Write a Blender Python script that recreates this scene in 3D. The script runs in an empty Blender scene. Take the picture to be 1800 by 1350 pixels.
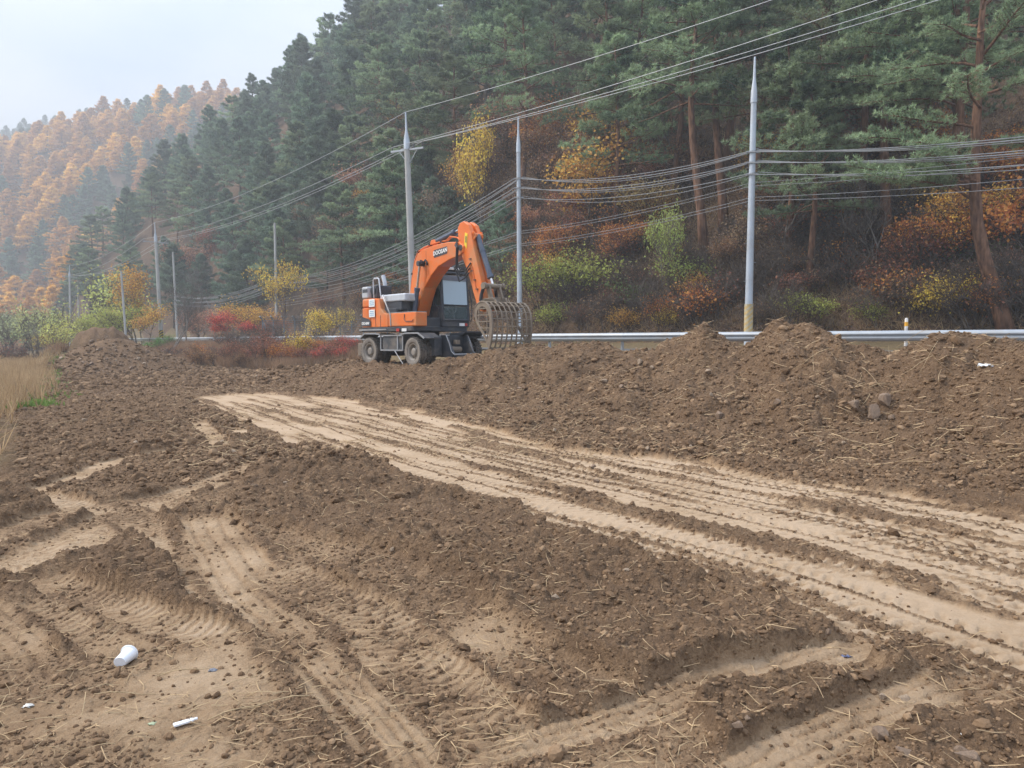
import bpy, bmesh, math, random
import numpy as np
from mathutils import Vector, Matrix
PI = math.pi
SC = bpy.context.scene
COL = SC.collection
# ------------------------------------------------------------------ camera
F = 1300.0; EYE = 1.6; PITCH = math.radians(3.3)      # focal length in photo pixels (1800 wide), eye height, downward pitch
cam_d = bpy.data.cameras.new('camera'); cam = bpy.data.objects.new('camera', cam_d); COL.objects.link(cam)
cam.location = (0, 0, EYE); cam.rotation_euler = (PI/2 - PITCH, 0, 0)
cam_d.sensor_width = 36; cam_d.lens = 36*F/1800; cam_d.clip_start = 0.1; cam_d.clip_end = 4000
SC.camera = cam
SC.render.resolution_x = 1024; SC.render.resolution_y = 768
# ------------------------------------------------------------------ light
SUN_DIR = Vector((-0.70, 0.10, 0.75)).normalized()       # towards the sun behind the cloud
w = bpy.data.worlds.new('World'); SC.world = w; w.use_nodes = True
nt = w.node_tree; N = nt.nodes; L = nt.links
for n in list(N): N.remove(n)
out = N.new('ShaderNodeOutputWorld'); bg = N.new('ShaderNodeBackground'); bg.inputs['Strength'].default_value = 0.115
sky = N.new('ShaderNodeTexSky'); sky.sky_type = 'NISHITA'; sky.sun_disc = False
sky.sun_elevation = math.asin(SUN_DIR.z); sky.sun_rotation = math.atan2(SUN_DIR.x, SUN_DIR.y)
sky.air_density = 1.2; sky.dust_density = 3.0; sky.ozone_density = 1.0
tc = N.new('ShaderNodeTexCoord'); sep = N.new('ShaderNodeSeparateXYZ'); L.new(tc.outputs['Generated'], sep.inputs[0])
zc = N.new('ShaderNodeMath'); zc.operation = 'MAXIMUM'; zc.inputs[1].default_value = 0.0; L.new(sep.outputs['Z'], zc.inputs[0])
zp = N.new('ShaderNodeMath'); zp.operation = 'POWER'; zp.inputs[1].default_value = 1.5; L.new(zc.outputs[0], zp.inputs[0])
mr = N.new('ShaderNodeMath'); mr.operation = 'MULTIPLY_ADD'; mr.inputs[1].default_value = 1.75; mr.inputs[2].default_value = 0.60; L.new(zp.outputs[0], mr.inputs[0])   # overcast sky: brighter towards the zenith
mp = N.new('ShaderNodeMapping'); mp.inputs['Scale'].default_value = (1.6, 1.6, 4.0); L.new(tc.outputs['Generated'], mp.inputs[0])
cn = N.new('ShaderNodeTexNoise'); cn.inputs['Scale'].default_value = 1.1; cn.inputs['Detail'].default_value = 5; cn.inputs['Roughness'].default_value = 0.45
L.new(mp.outputs[0], cn.inputs['Vector'])
cr = N.new('ShaderNodeValToRGB'); L.new(cn.outputs['Fac'], cr.inputs[0])
cr.color_ramp.elements[0].position = 0.36; cr.color_ramp.elements[0].color = (1.85, 2.5, 3.75, 1)
cr.color_ramp.elements[1].position = 0.66; cr.color_ramp.elements[1].color = (4.0, 4.1, 4.3, 1)
cm = N.new('ShaderNodeVectorMath'); cm.operation = 'SCALE'; L.new(cr.outputs[0], cm.inputs[0]); L.new(mr.outputs[0], cm.inputs['Scale'])
mx = N.new('ShaderNodeMix'); mx.data_type = 'RGBA'; mx.inputs['Factor'].default_value = 0.86
L.new(sky.outputs[0], mx.inputs[6]); L.new(cm.outputs[0], mx.inputs[7]); L.new(mx.outputs[2], bg.inputs['Color']); L.new(bg.outputs[0], out.inputs['Surface'])
sd = bpy.data.lights.new('sun', 'SUN'); sun = bpy.data.objects.new('sun', sd); COL.objects.link(sun)
sd.energy = 1.5; sd.angle = math.radians(16); sd.color = (1.0, 0.93, 0.83)
sun.rotation_euler = SUN_DIR.to_track_quat('Z', 'Y').to_euler(); sun.location = (-30, 10, 60)
vs = SC.view_settings; vs.view_transform = 'Standard'; vs.look = 'None'; vs.gamma = 1.0; vs.exposure = 1.4; vs.use_curve_mapping = False
SC.display_settings.display_device = 'sRGB'
cy = SC.cycles
cy.use_denoising = True; cy.max_bounces = 5; cy.diffuse_bounces = 3; cy.glossy_bounces = 2; cy.transmission_bounces = 3
cy.transparent_max_bounces = 6; cy.volume_bounces = 0; cy.caustics_reflective = False; cy.caustics_refractive = False
# ------------------------------------------------------------------ helpers
RND = random.Random(7)
def unproj(px, py, Y):
    """world point on the photo ray (px, py) at depth Y (distance along the ground ahead of the camera)"""
    a = (px-900)/F; b = (675-py)/F
    d = Vector((a, math.cos(PITCH)+b*math.sin(PITCH), -math.sin(PITCH)+b*math.cos(PITCH)))
    t = Y/d.y
    return Vector((d.x*t, Y, EYE+d.z*t))
def gp(px, py, z=0.0):
    """where the photo ray meets a level ground at height z"""
    d = unproj(px, py, 1.0) - Vector((0, 0, EYE))
    t = (z-EYE)/d.z
    return (d.x*t, d.y*t)
def tag(o, label=None, cat=None, group=None, kind=None):
    if label: o['label'] = label
    if cat: o['category'] = cat
    if group: o['group'] = group
    if kind: o['kind'] = kind
    return o
def empty(name, loc=(0,0,0), rz=0.0):
    o = bpy.data.objects.new(name, None); COL.objects.link(o); o.location = loc; o.rotation_euler = (0,0,rz)
    o.empty_display_size = 0.2
    return o
def mesh_np(name, v, f, mat=None, attrs=None, smooth=False):
    """mesh from arrays: v (n,3); f (m,k) all with k corners"""
    v = np.asarray(v, dtype=np.float32); f = np.asarray(f, dtype=np.int32)
    me = bpy.data.meshes.new(name); m, k = f.shape
    me.vertices.add(len(v)); me.vertices.foreach_set('co', v.ravel())
    me.loops.add(m*k); me.loops.foreach_set('vertex_index', f.ravel())
    me.polygons.add(m); me.polygons.foreach_set('loop_start', np.arange(0, m*k, k, dtype=np.int32))
    if smooth: me.polygons.foreach_set('use_smooth', np.ones(m, dtype=bool))
    me.update(calc_edges=True)
    for an, av in (attrs or {}).items():
        at = me.attributes.new(an, 'FLOAT', 'POINT'); at.data.foreach_set('value', np.asarray(av, dtype=np.float32))
    if mat: me.materials.append(mat)
    return me
def link(name, me, parent=None):
    o = bpy.data.objects.new(name, me); COL.objects.link(o)
    if parent: o.parent = parent
    return o
class MB:
    """collects shapes and links them as one mesh object"""
    def __init__(s): s.v = []; s.f = []; s.M = None
    def add(s, v, f):
        b = len(s.v)
        for p in v:
            p = Vector(p)
            s.v.append(s.M @ p if s.M else p)
        s.f += [tuple(i+b for i in q) for q in f]
        return s
    def box(s, c, d, R=None):
        c = Vector(c); h = Vector(d)/2; v = []
        for i in (-1,1):
            for j in (-1,1):
                for k in (-1,1):
                    q = Vector((i*h.x, j*h.y, k*h.z)); v.append(c + (R @ q if R else q))
        return s.add(v, [(0,1,3,2),(4,6,7,5),(0,4,5,1),(2,3,7,6),(0,2,6,4),(1,5,7,3)])
    def bar(s, a, b, w, h=None, up=(0,0,1)):
        """square bar from a to b, w across, h along up"""
        a = Vector(a); b = Vector(b); h = h or w; d = (b-a); Lh = d.length; d.normalize()
        u = Vector(up); u = (u - d*u.dot(d))
        if u.length < 1e-4: u = Vector((1,0,0)) - d*d.x
        u.normalize(); r = d.cross(u)
        return s.box((a+b)/2, (Lh, w, h), Matrix((d, r, u)).transposed())
    def tube(s, pts, r, n=8, caps=True):
        P = [Vector(p) for p in pts]; rr = r if isinstance(r, (list, tuple)) else [r]*len(P)
        v = []; f = []; u = None
        for i, p in enumerate(P):
            t = (P[min(i+1, len(P)-1)] - P[max(i-1, 0)]).normalized()
            if u is None:
                u = t.orthogonal().normalized()
            else:
                u = (u - t*u.dot(t))
                u = u.normalized() if u.length > 1e-5 else t.orthogonal().normalized()
            w_ = t.cross(u)
            for k in range(n):
                a = 2*PI*k/n; v.append(p + (u*math.cos(a) + w_*math.sin(a))*rr[i])
        for i in range(len(P)-1):
            for k in range(n):
                k2 = (k+1) % n; f.append((i*n+k, i*n+k2, (i+1)*n+k2, (i+1)*n+k))
        if caps:
            f.append(tuple(reversed(range(n)))); f.append(tuple(range((len(P)-1)*n, len(P)*n)))
        return s.add(v, f)
    def prism(s, prof, y0, y1):
        """profile in the x-z plane pushed from y0 to y1 (either winding)"""
        n = len(prof); v = [(x, y0, z) for x, z in prof] + [(x, y1, z) for x, z in prof]
        f = [tuple(range(n)), tuple(reversed(range(n, 2*n)))]
        f += [(i, i+n, (i+1) % n + n, (i+1) % n) for i in range(n)]
        return s.add(v, f)
    def slab(s, prof, z0, z1):
        n = len(prof); v = [(x, y, z0) for x, y in prof] + [(x, y, z1) for x, y in prof]
        f = [tuple(reversed(range(n))), tuple(range(n, 2*n))]
        f += [(i, (i+1) % n, (i+1) % n + n, i+n) for i in range(n)]
        return s.add(v, f)
    def lathe(s, prof, n=28, axis='y', c=(0,0,0), closed=True):
        """prof: (radius, offset along the axis)"""
        m = len(prof); v = []; f = []; c = Vector(c)
        for k in range(n):
            a = 2*PI*k/n
            for r, h in prof:
                q = {'y': (r*math.cos(a), h, r*math.sin(a)), 'z': (r*math.cos(a), r*math.sin(a), h), 'x': (h, r*math.cos(a), r*math.sin(a))}[axis]
                v.append(c + Vector(q))
        for k in range(n):
            k2 = (k+1) % n
            for j in range(m if closed else m-1):
                j2 = (j+1) % m
                f.append((k*m+j, k*m+j2, k2*m+j2, k2*m+j))
        return s.add(v, f)
    def mesh(s, name, mat, smooth=False):
        me = bpy.data.meshes.new(name); me.from_pydata([tuple(p) for p in s.v], [], s.f)
        bm = bmesh.new(); bm.from_mesh(me); bmesh.ops.recalc_face_normals(bm, faces=bm.faces); bm.to_mesh(me); bm.free()
        if mat: me.materials.append(mat)
        if smooth: me.polygons.foreach_set('use_smooth', [True]*len(me.polygons))
        me.update(); return me
    def build(s, name, mat, parent=None, smooth=False, bevel=0, seg=2, auto=True):
        me = s.mesh(name, mat, smooth)
        o = link(name, me, parent)
        if bevel:
            m = o.modifiers.new('bevel', 'BEVEL'); m.width = bevel; m.segments = seg; m.limit_method = 'ANGLE'; m.angle_limit = math.radians(38)
        if smooth and auto: me.set_sharp_from_angle(angle=math.radians(40))
        return o
def copy_tree(o, parent=None):
    c = o.copy(); COL.objects.link(c); c.parent = parent
    for ch in list(o.children): copy_tree(ch, c)
    return c
# ------------------------------------------------------------------ noise on arrays
def hsh(ix, iy, seed):
    h = (ix.astype(np.int64)*374761393 + iy.astype(np.int64)*668265263 + seed*2246822519) & 0xFFFFFFFF
    h = ((h ^ (h >> 13))*1274126177) & 0xFFFFFFFF
    h = ((h ^ (h >> 16))*2654435761) & 0xFFFFFFFF
    return ((h ^ (h >> 15)) & 0xFFFFFF).astype(np.float64)/16777216.0
def perlin(x, y, seed=0):
    xi = np.floor(x); yi = np.floor(y); fx = x-xi; fy = y-yi
    u = fx*fx*fx*(fx*(fx*6-15)+10); v = fy*fy*fy*(fy*(fy*6-15)+10)
    def g(dx, dy):
        a = hsh(xi+dx, yi+dy, seed)*2*PI
        return np.cos(a)*(fx-dx) + np.sin(a)*(fy-dy)
    n0 = g(0,0)*(1-u)+g(1,0)*u; n1 = g(0,1)*(1-u)+g(1,1)*u
    return (n0*(1-v)+n1*v)*1.5
def fbm(x, y, sc, octv=4, seed=0, gain=0.5):
    r = 0; a = 1.0
    for i in range(octv):
        r = r + a*perlin(x*sc, y*sc, seed+i*17); sc *= 2.03; a *= gain
    return r
def domes(x, y, sc, seed=0, fill=0.7):
    """field of rounded lumps, one per cell, of uneven size; 0..1"""
    x = x*sc; y = y*sc; xi = np.floor(x); yi = np.floor(y); r = np.zeros_like(x)
    for dx in (-1,0,1):
        for dy in (-1,0,1):
            cx = xi+dx; cy_ = yi+dy
            px = cx+hsh(cx, cy_, seed); py = cy_+hsh(cx, cy_, seed+1); sz = 0.25+0.6*hsh(cx, cy_, seed+2)
            on = hsh(cx, cy_, seed+3) < fill
            d2 = ((x-px)**2+(y-py)**2)/(sz*sz)
            r = np.maximum(r, np.where(on, np.sqrt(np.clip(1-d2, 0, 1))*sz, 0))
    return r
def sstep(a, b, x):
    t = np.clip((x-a)/(b-a), 0, 1); return t*t*(3-2*t)
def poly_sd(x, y, poly):
    """signed distance to a polygon, inside positive"""
    d = np.full(x.shape, 1e9); ins = np.zeros(x.shape, dtype=bool); n = len(poly)
    for i in range(n):
        ax, ay = poly[i]; bx, by = poly[(i+1) % n]
        ex, ey = bx-ax, by-ay; t = np.clip(((x-ax)*ex+(y-ay)*ey)/(ex*ex+ey*ey+1e-12), 0, 1)
        d = np.minimum(d, np.hypot(x-ax-t*ex, y-ay-t*ey))
        c = ((ay > y) != (by > y)) & (x < (bx-ax)*(y-ay)/(by-ay+1e-12)+ax)
        ins ^= c
    return np.where(ins, d, -d)
def smooth_line(pts, n=8):
    P = [np.array(p, float) for p in pts]; P = [2*P[0]-P[1]] + P + [2*P[-1]-P[-2]]; out_ = []
    for i in range(1, len(P)-2):
        for k in range(n):
            t = k/n; a, b, c, d = P[i-1], P[i], P[i+1], P[i+2]
            out_.append(0.5*((2*b)+(-a+c)*t+(2*a-5*b+4*c-d)*t*t+(-a+3*b-3*c+d)*t**3))
    out_.append(P[-2]); return out_
def line_dt(x, y, pts):
    """signed lateral offset, distance along, and clamped end distance for a polyline"""
    best = np.full(x.shape, 1e9); sg = np.zeros(x.shape); tt = np.zeros(x.shape); acc = 0
    for i in range(len(pts)-1):
        ax, ay = pts[i]; bx, by = pts[i+1]; ex, ey = bx-ax, by-ay; ln = math.hypot(ex, ey)+1e-9
        t = np.clip(((x-ax)*ex+(y-ay)*ey)/(ln*ln), 0, 1); qx = x-ax-t*ex; qy = y-ay-t*ey
        d = np.hypot(qx, qy); m = d < best
        best = np.where(m, d, best); sg = np.where(m, np.where(ex*qy-ey*qx >= 0, d, -d), sg); tt = np.where(m, acc+t*ln, tt); acc += ln
    return sg, tt, acc
# ------------------------------------------------------------------ materials
def new_mat(name):
    m = bpy.data.materials.new(name); m.use_nodes = True; nt = m.node_tree
    return m, nt, nt.nodes, nt.links, nt.nodes['Principled BSDF']
def plain(name, c, rough=0.6, metal=0.0, var=0.15, scale=6.0, bump=0.0, dirt=None, dirt_amt=0.5, coord='Object', spec=0.5):
    """painted or bare surface with uneven tone, optional dust in patches, optional fine relief"""
    m, nt, N, L, b = new_mat(name)
    tc = N.new('ShaderNodeTexCoord'); no = N.new('ShaderNodeTexNoise'); no.inputs['Scale'].default_value = scale; no.inputs['Detail'].default_value = 5
    L.new(tc.outputs[coord], no.inputs['Vector'])
    r = N.new('ShaderNodeValToRGB'); L.new(no.outputs['Fac'], r.inputs[0])
    r.color_ramp.elements[0].position = 0.3; r.color_ramp.elements[0].color = [q*(1-var) for q in c[:3]]+[1]
    r.color_ramp.elements[1].position = 0.7; r.color_ramp.elements[1].color = [min(1, q*(1+var)) for q in c[:3]]+[1]
    src = r.outputs[0]
    if dirt:
        n2 = N.new('ShaderNodeTexNoise'); n2.inputs['Scale'].default_value = scale*0.5; n2.inputs['Detail'].default_value = 7; n2.inputs['Roughness'].default_value = 0.65
        L.new(tc.outputs[coord], n2.inputs['Vector'])
        mr = N.new('ShaderNodeMapRange'); mr.inputs['From Min'].default_value = 0.62-0.4*dirt_amt; mr.inputs['From Max'].default_value = 0.8-0.2*dirt_amt; L.new(n2.outputs['Fac'], mr.inputs['Value'])
        mx = N.new('ShaderNodeMix'); mx.data_type = 'RGBA'; L.new(mr.outputs[0], mx.inputs['Factor']); L.new(src, mx.inputs[6]); mx.inputs[7].default_value = list(dirt[:3])+[1]
        src = mx.outputs[2]
    L.new(src, b.inputs['Base Color']); b.inputs['Roughness'].default_value = rough; b.inputs['Metallic'].default_value = metal
    b.inputs['Specular IOR Level'].default_value = spec
    if bump:
        bp = N.new('ShaderNodeBump'); bp.inputs['Strength'].default_value = 0.6; bp.inputs['Distance'].default_value = bump
        n3 = N.new('ShaderNodeTexNoise'); n3.inputs['Scale'].default_value = scale*4; n3.inputs['Detail'].default_value = 6; L.new(tc.outputs[coord], n3.inputs['Vector'])
        L.new(n3.outputs['Fac'], bp.inputs['Height']); L.new(bp.outputs[0], b.inputs['Normal'])
    return m
def leaf_mat(name, lo=None, hi=None, transl=0.35, use_obj=False, rough=0.55):
    """foliage: tone from the per-clump 'tint' attribute; the hue from lo/hi or from the object's own colour"""
    m, nt, N, L, b = new_mat(name)
    at = N.new('ShaderNodeAttribute'); at.attribute_name = 'tint'
    oi = N.new('ShaderNodeObjectInfo')
    if use_obj:
        mrv = N.new('ShaderNodeMapRange'); L.new(at.outputs['Fac'], mrv.inputs['Value']); mrv.inputs['To Min'].default_value = 0.5; mrv.inputs['To Max'].default_value = 1.5
        hs = N.new('ShaderNodeHueSaturation'); L.new(oi.outputs['Color'], hs.inputs['Color']); L.new(mrv.outputs[0], hs.inputs['Value'])
        mh = N.new('ShaderNodeMapRange'); mh.inputs['To Min'].default_value = 0.475; mh.inputs['To Max'].default_value = 0.525
        L.new(at.outputs['Fac'], mh.inputs['Value']); L.new(mh.outputs[0], hs.inputs['Hue']); hs.inputs['Saturation'].default_value = 0.95
        colr = hs.outputs[0]
    else:
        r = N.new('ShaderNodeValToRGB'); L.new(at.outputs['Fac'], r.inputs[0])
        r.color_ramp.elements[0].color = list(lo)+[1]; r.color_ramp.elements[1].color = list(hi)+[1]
        hs = N.new('ShaderNodeHueSaturation'); L.new(r.outputs[0], hs.inputs['Color'])
        mv = N.new('ShaderNodeMapRange'); L.new(oi.outputs['Random'], mv.inputs['Value']); mv.inputs['To Min'].default_value = 0.72; mv.inputs['To Max'].default_value = 1.28
        L.new(mv.outputs[0], hs.inputs['Value'])
        mh = N.new('ShaderNodeMapRange'); mh.inputs['To Min'].default_value = 0.48; mh.inputs['To Max'].default_value = 0.515
        L.new(oi.outputs['Random'], mh.inputs['Value']); L.new(mh.outputs[0], hs.inputs['Hue'])
        colr = hs.outputs[0]
    L.new(colr, b.inputs['Base Color']); b.inputs['Roughness'].default_value = rough; b.inputs['Specular IOR Level'].default_value = 0.25
    tr = N.new('ShaderNodeBsdfTranslucent'); L.new(colr, tr.inputs['Color'])
    ms = N.new('ShaderNodeMixShader'); ms.inputs[0].default_value = transl
    L.new(b.outputs[0], ms.inputs[1]); L.new(tr.outputs[0], ms.inputs[2])
    L.new(ms.outputs[0], N['Material Output'].inputs['Surface'])
    return m
# ------------------------------------------------------------------ the lie of the land
RAIL = [(60,-14),(40,2),(26,13.3),(15,23),(2.5,33.5),(-9,45),(-21,58),(-36,76),(-55,100),(-80,135),(-110,180)]   # guardrail line, near side of the road
ROAD_Z = 1.2
RAIL_S = [tuple(p) for p in smooth_line(RAIL, 4)]
def tcol(px): return (px-900)/F
# hill: foot depth, foot height, ridge depth, skyline row in the photo, tree height
HC = [(-700,300,330,480),(-300,270,300,480),(0,235,262,478),(90,190,215,468),(160,158,195,395),(230,140,190,330),(306,125,190,280),(380,112,190,225),(440,102,190,180),(520,92,186,115),(590,82,180,70),(700,67,170,5),
      (900,51,150,-90),(1315,40,125,-190),(1800,33,105,-190),(2400,28,95,-190),(3200,22,80,-150)]
HX = np.array([tcol(c[0]) for c in HC]); HF = np.array([c[1] for c in HC], float); HR = np.array([c[2] for c in HC], float)
HZ = np.array([max(3.0, unproj(c[0], c[3], c[2]).z - 11.0) for c in HC])
FC = [(-900,300,400,330),(-300,275,430,270),(0,262,440,246),(90,258,430,226),(150,255,425,208),(220,250,420,182),(300,250,415,166),(400,250,415,160),(450,250,415,172),(560,250,420,230),(700,250,420,300),(1000,250,420,380)]
FX = np.array([tcol(c[0]) for c in FC]); FF = np.array([c[1] for c in FC], float); FR = np.array([c[2] for c in FC], float)
FZ = np.array([unproj(c[0], c[3], c[2]).z - 12.0 for c in FC])
BC = [(-700,290,560,330),(0,290,560,250),(60,290,560,225),(150,290,560,212),(220,290,560,230),(420,290,560,330)]   # a farther pine ridge
BX = np.array([tcol(c[0]) for c in BC]); BF = np.array([c[1] for c in BC], float); BR = np.array([c[2] for c in BC], float)
BZ = np.array([unproj(c[0], c[3], c[2]).z - 9.0 for c in BC])
def ridge(u):
    u1 = np.clip(u, 0, 1); up = 0.35*u1 + 0.65*np.sin(u1*PI/2)
    return np.where(u <= 1, up, 1-0.35*np.clip(u-1, 0, 1.5))
def hill_z(X, Y):
    Ys = np.maximum(Y, 3.0); tx = X/Ys
    f = np.interp(tx, HX, HF); r = np.interp(tx, HX, HR); z = np.interp(tx, HX, HZ)
    u = (Y-f)/(r-f); h = np.where(u > 0, (z-2.0)*ridge(u), 0)
    n = fbm(X, Y, 0.035, 3, 5)*3.0*np.clip(u*2, 0, 1)
    f2 = np.interp(tx, FX, FF); r2 = np.interp(tx, FX, FR); z2 = np.interp(tx, FX, FZ); u2 = (Y-f2)/(r2-f2)
    h2 = np.where(u2 > 0, (z2-2)*ridge(u2), 0) + np.where(u2 > 0, fbm(X, Y, 0.012, 3, 9)*7*np.clip(u2*2, 0, 1)*np.clip((1.02-u2)*3, 0, 1), 0)
    f3 = np.interp(tx, BX, BF); r3 = np.interp(tx, BX, BR); z3 = np.interp(tx, BX, BZ); u3 = (Y-f3)/(r3-f3)
    h3 = np.where(u3 > 0.45, (z3-2)*ridge(u3), 0)
    return np.maximum(np.where(u > 0, h+n*(h > 0.3), 0), np.maximum(h2, h3))
def base_z(X, Y):
    s, t, _ = line_dt(X, Y, RAIL_S); s = -s                     # positive on the road side
    z = 1.15*sstep(-5.5, -0.9, s)
    return z, s
BERM = [(300,668,36,0.0),(430,668,33.5,0.10),(480,676,31,0.36),(560,690,29,0.6),(620,697,27.4,0.80),(700,712,25.6,0.90),(800,734,24.2,1.06),(860,748,23.2,1.34),(930,764,22,1.5),(1000,776,20.6,1.5),(1080,786,19,1.42),(1150,793,17.6,1.42),(1190,797,17,1.60),(1235,800,16.4,1.93),(1300,806,15.4,1.5),
        (1370,815,14.6,1.96),(1440,824,14,1.86),(1500,832,13.4,1.50),(1560,842,12.8,1.38),(1640,856,12,1.66),(1710,870,11.4,1.58),(1800,888,10.6,1.52),(2100,950,9,1.5),(2500,1020,7.4,1.4),(3200,1150,5.5,1.0)]
BFX = []; BFY = []
for c in BERM:
    g = gp(c[0], c[1]); BFX.append(g[0]/g[1]); BFY.append(g[1])
BCX = [tcol(c[0]) for c in BERM]; BCY = [c[2] for c in BERM]; BCH = [c[3] for c in BERM]
def img(pts): return [gp(*p) for p in pts]
STRIP = img([(330,699),(420,740),(510,783),(640,815),(770,862),(900,885),(960,925),(1060,965),(1150,1003),(1350,1045),(1500,1112),(1650,1165),(1800,1213),(2300,1400),(2600,1180),(2200,985),(1800,905),(1650,880),(1500,853),(1330,830),(1200,806),(1090,800),(1000,790),(930,770),(850,748),(720,719),(600,700),(480,690),(400,692)])
STRIP_C = [tuple(p) for p in smooth_line(img([(330,690),(410,696),(560,735),(760,790),(960,838),(1200,892),(1500,962),(1800,1045),(2200,1160),(2700,1300)]), 6)]
# loose soil standing above the level: polygon, height, edge width
HEAPK = 0.44
HEAPS = [
 (img([(505,790),(620,800),(770,868),(930,922),(1060,968),(1150,1008),(1350,1052),(1460,1110),(1500,1145),(1300,1182),(1130,1205),(1000,1150),(880,1090),(760,1020),(720,985),(600,960),(430,925),(380,900),(420,860)]), 0.20, 0.10),
 (img([(75,965),(190,908),(245,925),(330,980),(400,1045),(455,1115),(380,1135),(250,1080),(130,1020)]), 0.12, 0.16),
 (img([(238,905),(300,905),(350,945),(385,985),(340,990),(290,950)]), 0.09, 0.07),
 (img([(690,1135),(760,1150),(900,1215),(960,1260),(900,1300),(800,1215)]), 0.07, 0.08),
 (img([(1490,1150),(1600,1130),(1700,1185),(1640,1210),(1540,1190)]), 0.12, 0.08),
 (img([(1230,1215),(1380,1200),(1600,1180),(1640,1215),(1500,1280),(1400,1340),(1250,1350),(1220,1270)]), 0.10, 0.10),
 (img([(1500,1330),(1600,1270),(1800,1230),(2100,1300),(1900,1420),(1550,1420)]), 0.09, 0.12),
 (img([(120,1150),(60,1080),(40,1040),(0,1010),(-60,1010),(20,1090),(90,1170),(130,1200),(170,1180)]), 0.07, 0.06),
 (img([(0,880),(60,865),(110,880),(80,910),(0,930),(-60,920)]), 0.08, 0.10),
 (img([(940,1180),(1060,1210),(1130,1240),(1060,1270),(960,1230)]), 0.06, 0.07),
]
# tyre tracks: points, half width, depth, kind, ridge
TRK = [
 ([(-200,905),(0,872),(120,845),(200,812),(300,792),(400,768),(430,752)], 0.20, 0.05, 'smooth', 0.05),
 ([(-200,990),(0,945),(110,905),(300,872),(400,838),(480,802),(520,785)], 0.24, 0.07, 'lug', 0.07),
 ([(-150,1030),(0,1000),(120,965),(230,905),(330,880)], 0.34, 0.05, 'lug', 0.03),
 ([(40,862),(120,885),(220,905),(300,960),(345,1000),(400,1060),(450,1085)], 0.17, 0.05, 'lug', 0.05),
 ([(360,905),(385,950),(430,1010),(500,1075),(560,1130),(620,1190),(690,1265),(770,1360),(850,1450)], 0.235, 0.05, 'rib', 0.05),
 ([(470,985),(560,1040),(660,1090),(700,1140),(780,1200),(880,1290),(960,1370)], 0.20, 0.045, 'lug', 0.04),
 ([(60,1010),(160,1050),(270,1088),(365,1120),(420,1150)], 0.15, 0.06, 'lug', 0.04),
 ([(20,1050),(100,1093),(160,1118),(215,1140)], 0.15, 0.05, 'lug', 0.03),
 ([(-60,1080),(0,1120),(40,1170),(80,1225)], 0.17, 0.05, 'rib', 0.05),
 ([(760,1345),(860,1325),(1000,1290),(1120,1255),(1190,1215),(1250,1195),(1330,1182),(1450,1157),(1560,1130)], 0.12, 0.05, 'rib', 0.03),
 ([(1250,1420),(1350,1345),(1450,1295),(1560,1245),(1660,1205),(1720,1195)], 0.14, 0.045, 'rib', 0.03),
 ([(560,1150),(640,1215),(720,1310),(760,1380)], 0.10, 0.03, 'rib', 0.02),
 ([(345,742),(375,765),(390,790)], 0.16, 0.03, 'smooth', 0.03),
]
TRK = [([tuple(p) for p in smooth_line(img(a), 5)], b, c, d, e) for a, b, c, d, e in TRK]
GRASS_EDGE = [(-6.5,9.0),(-8.6,12.5),(-10.3,15),(-12,19),(-16,25.5),(-23.6,38),(-27,46),(-34,62)]
MOUNDS = [(-22.2,41.5,4.4,1.75,2.0),(-24.2,43.0,2.6,0.9,2.0),(-19.6,41.0,2.4,0.55,2.0),(-25.4,46.0,2.1,2.35,5.0),(-27.6,45.0,1.3,1.0,4.0)]
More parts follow.
